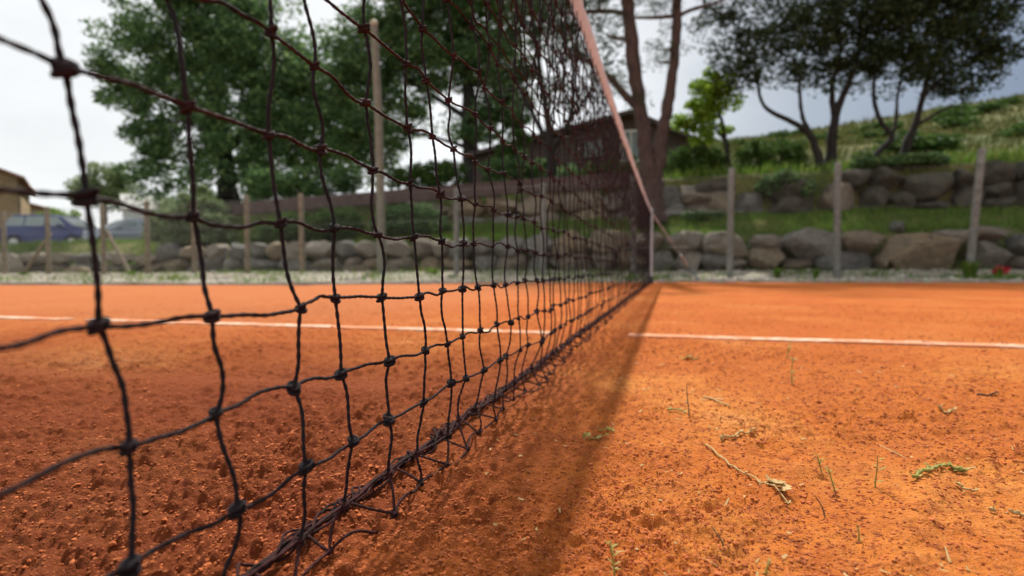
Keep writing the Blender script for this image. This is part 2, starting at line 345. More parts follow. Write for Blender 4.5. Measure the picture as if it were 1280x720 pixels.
# ------------------------------------------------------------------ crumbs of clay
ICO = None
def ico(sub=1):
    b = bmesh.new(); bmesh.ops.create_icosphere(b, subdivisions=sub, radius=1); b.verts.index_update()
    V = np.array([v.co[:] for v in b.verts]); F = np.array([[v.index for v in f.verts] for f in b.faces]); b.free(); return V, F
iv, jf = ico(1)
def scatter(n, size, rmax, dens, seed):
    g = np.random.default_rng(seed); a = np.radians(g.uniform(-62, 34, n*3)); r = rmax*np.sqrt(g.uniform(.02, 1, n*3))
    if dens: r = .28*(rmax/.28)**g.uniform(0, 1, n*3)
    x = r*np.sin(a); y = r*np.cos(a)
    keep = (rn(x/.42, y/.42, 3)+.5*rn(x/.11, y/.11, 5)+g.uniform(-.7, .7, n*3) > -.05); x, y, r = x[keep][:n], y[keep][:n], r[keep][:n]
    s = size*np.exp(np.clip(g.normal(0, .45, len(x)), -1, .7))*np.clip(.6+.5*r, .6, 1.6)
    D = iv[None]*(1+g.uniform(-.35, .35, (len(x), len(iv), 1)))
    an = g.uniform(0, 6.28, len(x)); ca, sa = np.cos(an), np.sin(an)
    D = D*np.stack([g.uniform(.8, 1.5, len(x)), g.uniform(.7, 1.1, len(x)), g.uniform(.5, .9, len(x))], -1)[:, None, :]
    X = D[..., 0]*ca[:, None]-D[..., 1]*sa[:, None]; Y = D[..., 0]*sa[:, None]+D[..., 1]*ca[:, None]
    z = clay_h(x, y, np.maximum(r*.005, .003))
    V = np.stack([X, Y, D[..., 2]], -1)*s[:, None, None]+np.stack([x, y, z+s*.25], -1)[:, None, :]
    F = jf[None]+(np.arange(len(x))*len(iv))[:, None, None]
    return V.reshape(-1, 3), F.reshape(-1, 3)
V1, F1 = scatter(60000, .0010, 4.0, True, 1); V2, F2 = scatter(3500, .0017, 5, True, 2); 
V = np.vstack([V1, V2]); F = np.vstack([F1, F2+len(V1)])
me = npmesh('clay_crumbs', V, F, [M['crumb']], smooth=False)
tag(link('clay_crumbs', me), 'loose orange clay crumbs strewn over the court surface', 'crumbs', kind='stuff')

# ------------------------------------------------------------------ tennis net
NX = -.25; POSTY = 8.32; C0 = 1.9
net = empty('tennis_net', (0, 0, 0), 'black tennis net with salmon pink headband running away to the far post', 'net')
def topz(y): return .945+.115*((y-C0)/6.4)**2
cols = [.187, .2446, .3103, .3759, .443, .512]
while cols[-1] < POSTY-.07: cols.append(cols[-1]+.0665+random.uniform(-.004, .004))
neg = [.187]
while neg[-1] > 2*C0-POSTY+.07: neg.append(neg[-1]-.064+random.uniform(-.003, .003))
cols = np.array(neg[1:][::-1]+cols); nc = len(cols); zero = len(neg)-1
NRW = 13                                               # rows k=-4..NRW-4 above
base_rows = [.034, .092, .148, .2085, .2665, .3225, .381, .439, .497, .555, .613, .671, .729, .787, .845, .90]
K = {}
rr = np.random.default_rng(5)
for c in range(nc):
    yc = cols[c]; tp = topz(yc)-.01
    near = np.clip(1-abs(yc-.4)/1.2, 0, 1)
    jt = rr.normal(0, 1, len(base_rows)+3); cy = 0
    for k, z in enumerate(base_rows):
        f = (z-.034)/(.90-.034); zz = z if z < .4 else z+(tp-.055-.90)*(z-.4)/.5
        cy = .6*cy+.4*jt[k]
        K[c, k] = np.array([NX+.003*rr.normal()-(.012*(k == 0))+.01*sst(.5, .9, z), yc-.13*(z-.2085)*near+cy*.0055+.0015*rr.normal(), zz+.0022*rr.normal()])
    K[c, -1] = np.array([NX+.0+.006*rr.normal(), yc+.008*rr.normal(), .006+hz(NX, yc)*.5])
    K[c, -2] = np.array([NX-.043+.004*rr.normal(), yc+.012*rr.normal(), .014+.004*rr.random()])
    K[c, len(base_rows)] = np.array([NX+.008, yc+.002*rr.normal(), tp])
KT = len(base_rows)
# measured knots of the nearest columns (distance along the net, height)
for c, k, y, z in [(0, 5, .1716, .320), (0, 4, .178, .2665), (0, 3, .187, .2085), (0, 2, .198, .148), (0, 1, .196, .090)]: K[zero+c, k][1:] = (y, z)
q = QB()
def strand(p0, p1, rad, mi, near, amp, g=rr):
    d = p1-p0; Ln = np.linalg.norm(d); n = 36 if near > 1 else (12 if near > 0 else 5)
    t = np.linspace(0, 1, n)[:, None]; u = np.cross(d/Ln, np.array([1., 0, 0])); w = np.array([1., 0, 0])
    b1, b2, b3 = g.normal(0, amp, 3)
    P = p0+d*t+u*(b1*np.sin(np.pi*t)+.6*b2*np.sin(2*np.pi*t)+.12*b1*np.sin(5*np.pi*t))+w*(b3*.8*np.sin(np.pi*t))
    q.tube(P, rad, 8 if near > 0 else 4, mi, False, 2*np.pi/.0085 if near > 1 else None)
def knot(p, r, near, mi):
    r = r*rr.uniform(.78, 1.15)
    if near > 0:
        kv, kf = ico(2); vv = kv*np.array([.95, 1.25, 1.0])*r*(1+.22*rr.normal(0, 1, (len(kv), 1)).clip(-1, 1)*.6)
        q2.append((vv+p, kf, mi))
        for s in (-1, 1):
            a = np.linspace(0, 2*np.pi, 11); ax = rr.normal(0, .35, 2)
            P = np.stack([np.cos(a)*r*1.1, np.sin(a)*r*.95, s*r*.45+a*0+ax[0]*r*np.cos(a)+.4*r*np.sin(a)], 1)+p
            q.tube(P, r*.42, 6, mi, False)
    else:
        kv, kf = iv, jf; q2.append((kv*r*np.array([.9, 1.15, 1])+p, kf, mi))
q2 = []
for c in range(nc):
    y = cols[c]; near = 2 if -.05 < y < 1.3 else (1 if -.6 < y < 2.6 else 0)
    for k in range(-2, KT):
        am = .0026 if k >= 0 else .004
        strand(K[c, k], K[c, k+1], .00134 if y < 1 else .0015, 1 if k >= 0 else 2, near, am)
    for k in range(-1, KT):
        if c < nc-1: strand(K[c, k], K[c+1, k], .00132 if y < 1 else .00148, 0 if k > 0 else 2, near, .0022 if k >= 0 else .0045)
    for k in range(-1, KT): knot(K[c, k], .0035 if k >= 0 else .0024, near, 0 if k > 0 else 2)
# second layer of mesh behind the upper rows
for c in range(nc-1):
    y = cols[c]
    off = np.array([-.012, .031, -.02])
    for k in range(KT-6, KT-1):
        strand(K[c, k]+off, K[c, k+1]+off, .0016, 1, 0, .006); strand(K[c, k]+off, K[c+1, k]+off, .0016, 0, 0, .005)
    strand(K[c, KT-1]+off, K[c, KT]+np.array([-.004, .03, 0]), .0014, 1, 0, .004)
# lacing to both posts
V = [np.vstack(q.V)] ; nq = q.n
me = q.mesh('netting', [M['cord_h'], M['cord_v'], M['cord_low']]); o = link('netting', me, net)
VK = []; FK = []; IK = []; n0 = 0
for vv, ff, mi in q2: VK.append(vv); FK.append(ff+n0); IK.append(np.full(len(ff), mi)); n0 += len(vv)
mk = npmesh('netting_knots', np.vstack(VK), np.vstack(FK), [M['cord_h'], M['cord_v'], M['cord_low']], np.concatenate(IK))
bm = bmesh.new(); bm.from_mesh(me); bm.from_mesh(mk); bm.to_mesh(me); bm.free(); bpy.data.meshes.remove(mk)
# headband
ty = np.arange(2*C0-POSTY, POSTY+.001, .012); nb = 12; ph = np.linspace(0, 2*np.pi, nb, endpoint=False)
tw = 1+.09*rn(ty/.045, ty*0, 51)+.06*rn(ty/.018, ty*0, 52); PX = NX+.008+.003*rn(ty/.12, ty*0, 53); PZ = np.array([topz(y) for y in ty])+.012+.003*rn(ty/.09, ty*0, 54)
fl = .55+.45*sst(.2, 2.2, abs(ty-0)); 
V = np.stack([PX[:, None]+.0140*tw[:, None]*np.cos(ph)[None]*(1+.12*np.cos(3*ph)[None]), np.repeat(ty[:, None], nb, 1), PZ[:, None]+.023*tw[:, None]*np.sin(ph)[None]], -1).reshape(-1, 3)
i = np.arange(len(ty)-1)[:, None]*nb; j = np.arange(nb)[None, :]
link('headband', npmesh('headband', V, np.stack([i+j, i+nb+j, i+nb+(j+1) % nb, i+(j+1) % nb], -1).reshape(-1, 4), [M['band']]), net)
# bottom rope with gathered netting
q = QB(); yy = np.arange(2*C0-POSTY+.05, POSTY-.04, .006)
bx = NX-.043+.006*rn(yy/.35, yy*0, 61)
q.tube(np.stack([bx, yy, .009+.003*rn(yy/.1, yy*0, 62)], 1), .0036, 7)
for s in range(9):
    a = yy*(30+7*s)+s*1.9+2*rn(yy/.12, yy*0, 70+s); am = .0055+.006*rn(yy/.06, yy*0, 80+s)
    q.tube(np.stack([bx+am*np.cos(a)+.006*rn(yy/.02, yy*0, 90+s), yy, np.maximum(.011+am*.8*np.sin(a)+.003*rn(yy/.015, yy*0, 99+s), .002)], 1), .0012, 5)
build('bottom_rope', q, [M['cord_low']], net)

# post and stay
def netpost(y, d, label):
    p = empty('net_post', (NX+.01, y+.035, 0), label, 'net post')
    q = QB(); q.tube([(0, 0, -.05), (0, 0, .5), (0, 0, 1.10)], .026, 16); build('tube', q, M['steel'], p)
    q = QB(); q.tube([(0, 0, -.01), (0, 0, .05), (0, 0, .11)], [.036, .034, .032], 16); build('sleeve', q, M['dark_metal'], p)
    q = QB(); q.tube([(0, 0, 1.10), (0, 0, 1.115), (0, 0, 1.13)], [.028, .028, .012], 16); build('cap', q, M['steel'], p)
    q = QB(); a = np.linspace(0, 2*np.pi, 13); q.tube(np.stack([.03+a*0, .02*np.cos(a), .78+.02*np.sin(a)], 1), .006, 6, 0, False); q.tube([(.03, 0, .78), (.05, 0, .78), (.06, .0, .70)], .006, 6)
    build('crank', q, M['dark_metal'], p); return p
netpost(POSTY, 1, 'slim steel net post at the far end of the tennis net'); netpost(2*C0-POSTY-.07, -1, 'slim steel net post behind the photographer')
st = empty('guy_stay', tuple(gnd(871, 357)), 'pale strap and wire stay slanting from the net post to the ground', 'stay')
A = Vector((NX+.012, POSTY+.065, 1.06)); Bp = Vector(at(873, 355, 9.3)); Bp.z = .03
l0 = st.location
def seg(a, b): return [tuple(A.lerp(Bp, t)-l0) for t in np.linspace(a, b, 8)]
q = QB(); q.tube(seg(0, .42), .014, 8); build('upper_strap', q, M['strap'], st)
q = QB(); q.tube(seg(.42, .60), .006, 6); q.tube(seg(.60, .76), .021, 8); build('tension_tube', q, M['steel'], st)
q = QB(); q.tube(seg(.76, 1.0), .011, 6); build('lower_strap', q, M['blue_wire'], st)
q = QB(); q.tube([tuple(Bp-l0+Vector((0, 0, -.09))), tuple(Bp-l0), tuple(Bp-l0+Vector((0, 0, .03)))], .022, 8); build('anchor', q, M['dark_metal'], st)

# ------------------------------------------------------------------ fence
FY = 10.05
fx = [-18.4, -16.9, -15.3, -13.4, -12.0, -10.6, -9.1, -7.66, -4.05, -2.29, -.6, 1.03, 2.68, 4.5, 6.3, 8.1, 9.9]
fence = empty('wire_fence', (0, FY, 0), 'wire mesh fence on round posts along the edge of the gravel strip', 'fence')
for x in fx:
    h = 1.86+random.uniform(-.04, .06); lx = random.uniform(-.02, .02)
    if x == 4.5: lx = .13; h = 2.05
    if x == 1.03 or x == 2.68: h = 1.95
    q = QB(); q.tube([(x, 0, -.05), (x+lx*.5, 0, h*.5), (x+lx, 0, h-.02), (x+lx, 0, h)], [.056, .054, .052, .043], 12)
    w = x < -5
    o = build('post', q, M['wood_post'] if w else M['concrete_post'], fence)
for a, b in (((-13.4, 1.25), (-12.55, .03)), ((-15.3, 1.2), (-16.45, .05))):
    q = QB(); q.tube([(a[0], .07, a[1]), ((a[0]+b[0])/2, .07, (a[1]+b[1])/2), (b[0], .07, b[1])], .04, 8); o = build('brace', q, M['wood_post'], fence)
q = QB(); x0, x1, H, sp = -18.4, 9.9, 1.8, .07
for dz in (.06, .6, 1.2, 1.8): q.tube([(x0, -.06, dz), (0, -.06, dz), (x1, -.06, dz)], .0035, 4)
for x in np.arange(x0, x1-H, sp):
    q.tube([(x, -.062, .06), (x+H*.47, -.062, .95), (x+H*.94, -.062, 1.8)], .0011, 3, 0, False); q.tube([(x, -.066, 1.8), (x+H*.47, -.066, .95), (x+H*.94, -.066, .06)], .0011, 3, 0, False)
build('wire_mesh', q, M['wire'], fence)
pl = empty('lamp_pole', (at(477, 345, 10.35).x, 10.35, .03), 'tall pale pole rising beside the fence, left of the netting', 'pole')
q = QB(); q.tube([(0, 0, -.1), (0, 0, 1.5), (-.02, 0, 3.5), (-.10, 0, 5.35)], [.095, .09, .085, .075], 12); build('shaft', q, M['pole'], pl)
kv, kf = ico(3); me = npmesh('lamp_globe', kv*np.array([.085, .085, .08])+np.array([-.10, 0, 5.40]), kf, [simple('cream_globe', (.42, .36, .26), .6)]); link('lamp_globe', me, pl)

# ------------------------------------------------------------------ boulder walls
def boulder_mesh(s):
    b = bmesh.new(); bmesh.ops.create_cube(b, size=2); bmesh.ops.subdivide_edges(b, edges=b.edges[:], cuts=9, use_grid_fill=True)
    g = random.Random(s); from mathutils import noise as mn
    pl = [(Vector((g.gauss(0, 1), g.gauss(0, 1), g.gauss(0, 1))).normalized(), g.uniform(.62, .98)) for _ in range(15)]
    o = Vector((s*7.3, s*3.1, s*1.7))
    for v in b.verts:
        p = v.co.copy(); l4 = (abs(p.x)**5+abs(p.y)**5+abs(p.z)**5)**(1/5); p = p/l4**.9
        for n, d in pl:
            e = p.dot(n)-d
            if e > 0: p -= n*e*.95
        v.co = p*(1+.10*mn.noise(p*1.3+o)+.05*mn.noise(p*4+o)+.025*mn.noise(p*9+o))
    for ax in range(3):
        lo = min(v.co[ax] for v in b.verts); hi = max(v.co[ax] for v in b.verts)
        for v in b.verts: v.co[ax] = (v.co[ax]-lo)/(hi-lo)*2-1
    me = bpy.data.meshes.new('boulder'); b.to_mesh(me); b.free(); me.materials.append(M['rock'])
    me.polygons.foreach_set('use_smooth', np.full(len(me.polygons), True)); return me
BM = [boulder_mesh(s) for s in range(1, 15)]
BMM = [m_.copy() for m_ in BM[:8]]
for m_ in BMM: m_.materials[0] = M['olive_stone']
def rock(parent, px0, py0, px1, py1, Y, dep=.3, name='boulder', pool=None):
    a = at(px0, py0, Y); b = at(px1, py1, Y)
    o = link(name, random.choice(pool or BM), parent); o.location = ((a.x+b.x)/2-(parent.location.x if parent else 0), Y+.15-(parent.location.y if parent else 0), (a.z+b.z)/2-(parent.location.z if parent else 0))
    o.scale = (abs(b.x-a.x)/2*1.05, dep, abs(a.z-b.z)/2*1.08); o.rotation_euler = (random.uniform(-.08, .08), random.uniform(-.09, .09), random.uniform(-.15, .15))
    if random.random() < .5: o.rotation_euler.z += math.pi
    return o
W1 = empty('boulder_wall', (0, 11.0, 0), 'low dry wall of grey and brown boulders just behind the wire fence', 'wall')
def c4(a, b, c, d): return (880+a/2.77, 140+b/2.77, 880+c/2.77, 140+d/2.77)
for r4 in [(-20, 428, 155, 503), (-10, 500, 58, 548), (62, 506, 152, 548), (163, 424, 292, 472), (153, 468, 277, 544), (276, 403, 486, 508), (383, 488, 597, 548), (278, 508, 385, 548), (483, 410, 637, 492), (596, 490, 640, 548),
           (625, 424, 887, 552), (810, 408, 932, 462), (928, 395, 1072, 452), (928, 448, 1088, 548), (1050, 498, 1180, 556), (1068, 424, 1190, 500), (1178, 400, 1330, 470), (1180, 465, 1290, 552), (1290, 465, 1420, 552), (1325, 395, 1480, 470), (1420, 465, 1520, 552)]:
    rock(W1, *c4(*r4), 10.95)
def courses(parent, xa, xb, ytop, ybot, nrow, Y, wmin, wmax, dep=.3):
    for r in range(nrow):
        x = xa+random.uniform(-10, 5)
        while x < xb:
            w = random.uniform(wmin, wmax); t0, b0 = ytop(x+w/2), ybot(x+w/2); h = (b0-t0)/nrow
            rock(parent, x, t0+h*r-random.uniform(0, 3), x+w, t0+h*(r+1)+1, Y, dep); x += w*.98
courses(W1, 700, 880, lambda x: 291, lambda x: 340, 2, 10.95, 30, 52)
courses(W1, 195, 700, lambda x: 308-(x-195)*.022, lambda x: 342, 2, 10.95, 22, 46)
courses(W1, -60, 195, lambda x: 318, lambda x: 343, 2, 10.95, 28, 60)
W2 = empty('retaining_wall', (0, 13.0, 0), 'taller upper dry wall of large shaded boulders above the grassy terrace', 'wall')
for r4 in [(480, 200, 582, 262), (582, 196, 705, 262), (540, 262, 642, 345), (398, 245, 522, 345), (218, 286, 392, 364), (225, 225, 395, 290), (108, 276, 214, 365), (-2, 286, 106, 365), (-30, 240, 110, 290), (640, 262, 740, 345), (700, 215, 872, 305), (740, 300, 870, 350),
           (868, 200, 965, 262), (868, 262, 968, 345), (966, 168, 1092, 240), (966, 238, 1072, 302), (966, 298, 1080, 345), (1090, 165, 1230, 235), (1072, 236, 1200, 340), (1230, 165, 1380, 240), (1200, 238, 1330, 345), (1330, 238, 1460, 345), (1380, 165, 1520, 240)]:
    rock(W2, *c4(*r4), 12.95, .35, pool=BM if r4[0] in (108, -2, 398) else BMM)
courses(W2, 508, 880, lambda x: 252-(x-508)*.055, lambda x: 302-(x-508)*.07, 2, 12.95, 34, 60, .32)
# soil face behind boulders
# loose stones
for (a, b, c, d, Y, lab) in [(1117, 276, 1136, 290, 11.35, 'small pale stone lying on top of the low boulder wall'), (65, 332, 116, 352, 10.5, 'reddish flat stone lying at the gravel edge by the left fence post')
,                          (432, 330, 462, 346, 10.6, 'pale stone lying on the gravel strip near the tall pole'), (-30, 322, 24, 345, 10.5, 'dark grey stone below the sandstone building')]:
    o = rock(None, a, b, c, d, Y, .18, 'stone'); tag(o, lab, 'stone')
    if Y < 11: o.location.z = max(.03, o.location.z-.03)

# brown low wall on the bank
bw = []
for x in np.linspace(-13.6, -.8, 60):
    z1 = 2.16+.24*(x+12)/8.2 if x < -3.8 else 2.40+.02*(x+3.8)
    bw.append((x, z1))
q = QB(); n = len(bw); V = []
for x, z in bw: V += [(x, 12.78, z-.34), (x, 12.78, z), (x, 12.98, z), (x, 12.98, z-.34)]
F = []
for k in range(n-1):
    for j in range(4): F.append([4*k+j, 4*k+4+j, 4*k+4+(j+1) % 4, 4*k+(j+1) % 4])
F += [[0, 1, 2, 3], [4*n-1, 4*n-2, 4*n-3, 4*n-4]]
o = link('low_wall', npmesh('low_wall', V, F, [M['brown_wall']], smooth=False)); tag(o, 'long low reddish brown wall running along the top of the green bank', 'wall')

# ------------------------------------------------------------------ foliage
def leaves(centers, rads, per, ll, lw, g, flat=.65):
    n = len(centers)*per; c = np.repeat(centers, per, 0); rd = np.repeat(rads, per)
    p = g.normal(0, 1, (n, 3)); p *= (g.uniform(.15, 1, n)**.5/np.linalg.norm(p, axis=1))[:, None]; p[:, 2] *= flat
    p = c+p*rd[:, None]; a = g.normal(0, 1, (n, 3)); a[:, 2] *= .7; a /= np.linalg.norm(a, axis=1)[:, None]
    b = g.normal(0, 1, (n, 3)); b -= (b*a).sum(1)[:, None]*a; b /= np.linalg.norm(b, axis=1)[:, None]
    s = g.uniform(.6, 1.3, n)[:, None]; a = a*ll*s; b = b*lw*s
    V = np.stack([p-a, p-b+a*.1, p+a, p+b+a*.1], 1).reshape(-1, 3)
    return V, np.arange(n*4).reshape(-1, 4)
def tree(name, label, cat, Y, paths, lobes, ncl, per, ll, lw, lmat, bmat, cr=.5, seed=1, group=None, flat=.65, twr=.012, lean=.0):
    g = np.random.default_rng(seed); base = at(*paths[0][0][:2], Y); root = empty(name, tuple(base), label, cat, group); b0 = np.array(base)
    q = QB(); nodes = []; nr = []
    for pth in paths:
        P = np.array([tuple(at(p[0], p[1], Y+(p[3] if len(p) > 3 else 0))) for p in pth]); rad = np.array([p[2] for p in pth])
        t = np.linspace(0, len(P)-1, (len(P)-1)*5+1); ti = np.clip(t.astype(int), 0, len(P)-2); f = (t-ti)[:, None]
        Pm = np.vstack([P[0]*2-P[1], P, P[-1]*2-P[-2]]); a0, a1, a2, a3 = Pm[ti], Pm[ti+1], Pm[ti+2], Pm[ti+3]
        C = .5*(2*a1+(a2-a0)*f+(2*a0-5*a1+4*a2-a3)*f**2+(3*a1-a0-3*a2+a3)*f**3); rd = np.interp(t, np.arange(len(P)), rad)
        C[:, :2] += g.normal(0, 1, (len(C), 2))*rd[:, None]*.10; rd = rd*(1+g.normal(0, .05, len(rd)))
        if pth is paths[0]: C[0, 2] -= .15; rd[0] *= 1.25
        q.tube(C-b0, rd, 9); nodes += list(C[2:]); nr += list(rd[2:])
    cen = []; vol = np.array([l[2]**2 for l in lobes], float); cnt = np.maximum(2, (ncl*vol/vol.sum()).astype(int))
    for (px, py, rp, *ex), k in zip(lobes, cnt):
        fx_, fz_ = (ex+[1, 1])[:2] if len(ex) >= 2 else (1, 1); m_ = mpp(px, Y); rw = rp*m_; cc = np.array(at(px, py, Y))
        d = g.normal(0, 1, (k, 3)); d /= np.linalg.norm(d, axis=1)[:, None]; d *= (g.uniform(.08, 1, k)**.42)[:, None]
        d[:, 0] *= fx_; d[:, 2] *= fz_; dy = min(rw, 2.6); pos = cc+d*np.array([rw, dy, rw]); cen.append(pos)
    cen = np.vstack(cen); order = np.argsort(np.linalg.norm(cen-np.array(nodes[len(nodes)//2]), axis=1))
    nodes = [np.array(p) for p in nodes]; NA = np.array(nodes); NRr = np.array(nr)
    for k in order:
        c = cen[k]; d = NA-c; dist = np.linalg.norm(d, axis=1)+.9*np.maximum(0, d[:, 2]); j = int(np.argmin(dist)); p = NA[j]; r1 = min(NRr[j]*.7, .05+.012*dist[j]); r1 = max(r1*.8, twr); r2 = max(r1*.45, twr*.6)
        t = np.linspace(0, 1, 5)[:, None]; bend = g.normal(0, .09, 3)*dist[j]; P = p+(c-p)*t+bend*np.sin(np.pi*t)+np.array([0, 0, -.06*dist[j]])*np.sin(np.pi*t)
        q.tube(P-b0, np.linspace(r1, r2, 5), 4, 0, False)
        NA = np.vstack([NA, P[2:]]); NRr = np.concatenate([NRr, np.linspace(r1, r2, 5)[2:]])
    build('trunk', q, [bmat], root)
    rads = cr*np.exp(g.normal(0, .25, len(cen))); V, F = leaves(cen, rads, per, ll, lw, g, flat)
    o = link('crown', npmesh('crown', V-b0, F, [lmat], smooth=False), root); return root

D, Bk = M['leaf_dark'], M['bark_dark']
tree('evergreen_tree', 'broad dense evergreen tree, largest and leftmost, behind the blue car and the round bush', 'tree', 25, [[(285, 250, 0.583), (284, 215, 0.500), (278, 175, 0.417), (270, 120, 0.333), (260, 50, 0.222), (255, -40, 0.111)], [(280, 190, 0.278), (320, 150, 0.208), (360, 100, 0.139)], [(278, 180, 0.278), (235, 140, 0.208), (190, 95, 0.125)]],
     [(165, 70, 50), (210, 35, 62), (265, 20, 80), (330, 55, 60), (200, 120, 62), (270, 110, 85), (340, 130, 70), (222, 185, 52), (300, 195, 65), (380, 150, 60), (400, 100, 45), (200, 215, 36), (360, 205, 52), (150, 100, 34), (260, -50, 80), (415, 180, 45)], 560, 140, .150, .065, D, Bk, .86, 3)
tree('conifer_tree', 'dark conifer tree rising behind the tall pale pole', 'tree', 23, [[(592, 232, 0.418), (588, 190, 0.362), (586, 140, 0.307), (584, 80, 0.237), (578, 0, 0.167), (570, -80, 0.084)], [(586, 150, 0.139), (550, 125, 0.112), (510, 100, 0.070)], [(586, 185, 0.112), (545, 172, 0.070), (505, 165, 0.042)]],
     [(520, 20, 70), (565, -30, 80), (500, 80, 62), (455, 60, 45), (550, 75, 50), (450, 130, 50), (500, 150, 42), (470, 185, 40), (595, 60, 45), (620, 120, 38), (590, 160, 32), (440, 200, 30), (445, 100, 42), (480, 30, 40), (430, 160, 34)], 430, 120, .135, .048, D, Bk, .68, 4)
tree('leafy_tree', 'yellow green leafy tree lit from behind, beyond the pole and the netting', 'tree', 24, [[(655, 225, 0.271), (650, 180, 0.222), (640, 110, 0.160), (625, 40, 0.098), (615, -20, 0.062)]],
     [(600, 25, 48), (570, 65, 30), (625, 80, 40), (610, -40, 60), (640, 140, 30)], 130, 100, .12, .07, M['leaf_mid'], Bk, .6, 5)
tree('thin_branched_tree', 'dark thin branched tree with sparse crown standing before the brown house', 'tree', 16, [[(690, 228, .16), (688, 190, .14), (682, 130, .10), (670, 60, .07), (660, -10, .04)], [(688, 190, .1), (712, 150, .08), (718, 90, .06), (722, 20, .04)], [(686, 180, .09), (665, 140, .07), (640, 90, .05)], [(712, 150, .07), (740, 110, .05), (748, 60, .03)]],
     [(660, 30, 50), (700, 20, 55), (735, 60, 40), (640, 100, 34), (700, 100, 34), (670, -40, 80), (745, 110, 22)], 150, 60, .085, .03, M['leaf_olive'], Bk, .42, 6)
tree('pine_tree', 'tall pine with two reddish brown trunks forking right behind the net post', 'tree', 12.3, [[(816, 268, .28), (815, 240, .25), (812, 212, .20), (807, 180, .165), (800, 135, .150), (793, 90, .155), (788, 40, .15), (782, -20, .14), (772, -110, .11), (765, -200, .06)],
     [(818, 238, .18), (824, 195, .15), (829, 160, .135), (837, 120, .125), (843, 70, .105), (846, 20, .10), (848, -60, .085), (852, -180, .05)], [(801, 138, .09), (780, 118, .08), (762, 96, .07), (735, 78, .05), (700, 66, .03)], [(845, 22, .05), (865, 12, .04), (900, 2, .03), (925, -12, .02)], [(790, 20, .06), (760, 14, .05), (700, 18, .03)], [(845, 20, .05), (815, 22, .035), (790, 22, .03)]],
     [(700, -10, 55, 1.4, .6), (775, -25, 70, 1.4, .5), (860, -40, 60, 1.4, .5), (760, 40, 30), (735, 62, 24), (775, 100, 26), (820, 70, 26), (830, 15, 26), (780, -110, 120, 1.5, .5), (890, -90, 80, 1.4, .5), (800, 130, 16), (690, 60, 26)], 300, 75, .060, .010, M['leaf_pine'], M['bark_pine'], .34, 7, twr=.006)
tree('young_tree', 'small bright yellow green tree right of the pine trunks', 'tree', 14.2, [[(912, 215, .07), (908, 185, .06), (902, 150, .045), (890, 120, .03)], [(906, 175, .035), (885, 150, .02)]],
     [(880, 120, 22), (895, 108, 20), (865, 148, 18), (893, 150, 22), (880, 165, 16), (908, 130, 12), (855, 155, 10)], 62, 75, .052, .032, M['leaf_bright'], Bk, .20, 8)
OL = M['leaf_olive']
tree('olive_tree', 'leftmost dark spreading tree above the upper boulder wall, its trunk leaning left', 'tree', 14.0, [[(1026, 212, 0.101), (1020, 185, 0.086), (1010, 165, 0.072), (985, 150, 0.058), (955, 132, 0.043), (945, 95, 0.029)], [(1012, 168, 0.058), (1002, 140, 0.043), (1000, 100, 0.036), (1010, 60, 0.022)]],
     [(905, 30, 36), (915, 70, 26), (950, 10, 50), (955, 60, 34), (985, 95, 20, 1.3, .7), (1000, 40, 46), (935, 95, 22), (900, 95, 14), (960, -110, 70), (900, -60, 50)], 250, 64, .062, .022, OL, Bk, .33, 9, twr=.01)
tree('olive_tree', 'dark spreading tree with thick upright forked trunk, second from left above the upper wall', 'tree', 14.3, [[(1038, 216, 0.144), (1040, 175, 0.115), (1046, 140, 0.094), (1060, 105, 0.072), (1072, 70, 0.050), (1078, 10, 0.036)], [(1044, 150, 0.072), (1040, 110, 0.058), (1050, 60, 0.036), (1040, 0, 0.022)]],
     [(1050, 30, 62), (1095, 15, 60), (1040, 85, 26), (1085, 75, 36), (1060, -40, 90), (1010, 75, 26), (1110, 60, 36), (1050, -150, 90)], 300, 72, .062, .022, OL, Bk, .36, 10, twr=.01)
tree('olive_tree', 'dark tree with crooked bow shaped trunk, third from left above the upper wall', 'tree', 14.2, [[(1085, 214, 0.094), (1098, 190, 0.079), (1115, 172, 0.068), (1100, 150, 0.050), (1092, 120, 0.040), (1095, 80, 0.029)], [(1115, 172, 0.043), (1120, 150, 0.036), (1122, 120, 0.029), (1130, 80, 0.022)]],
     [(1115, 40, 50), (1150, 10, 60), (1140, 80, 28), (1125, 100, 18), (1100, -50, 70), (1140, -140, 80)], 240, 66, .062, .022, OL, Bk, .34, 11, twr=.01)
tree('olive_tree', 'rightmost dark spreading tree with crown reaching toward the picture edge', 'tree', 14.5, [[(1128, 214, 0.108), (1133, 185, 0.094), (1146, 150, 0.072), (1155, 115, 0.058), (1170, 70, 0.043), (1190, 20, 0.029)], [(1143, 158, 0.043), (1165, 145, 0.036), (1190, 132, 0.022)], [(1152, 125, 0.036), (1180, 95, 0.029), (1215, 80, 0.022)]],
     [(1180, 40, 55), (1225, 20, 52), (1205, 85, 34), (1250, 60, 26), (1170, 95, 26), (1215, 108, 20, 1.3, .7), (1240, -20, 50), (1180, -40, 70), (1262, 66, 14), (1220, -120, 80)], 340, 66, .062, .022, OL, Bk, .34, 12, twr=.01)
tree('round_tree', 'small pale green tree behind the grey car and the white shed', 'tree', 28, [[(130, 285, .18), (131, 265, .15), (132, 240, .10)]], [(130, 232, 30), (112, 240, 20), (150, 238, 22), (146, 218, 14)], 80, 120, .11, .05, M['leaf_sage'], Bk, .5, 13)
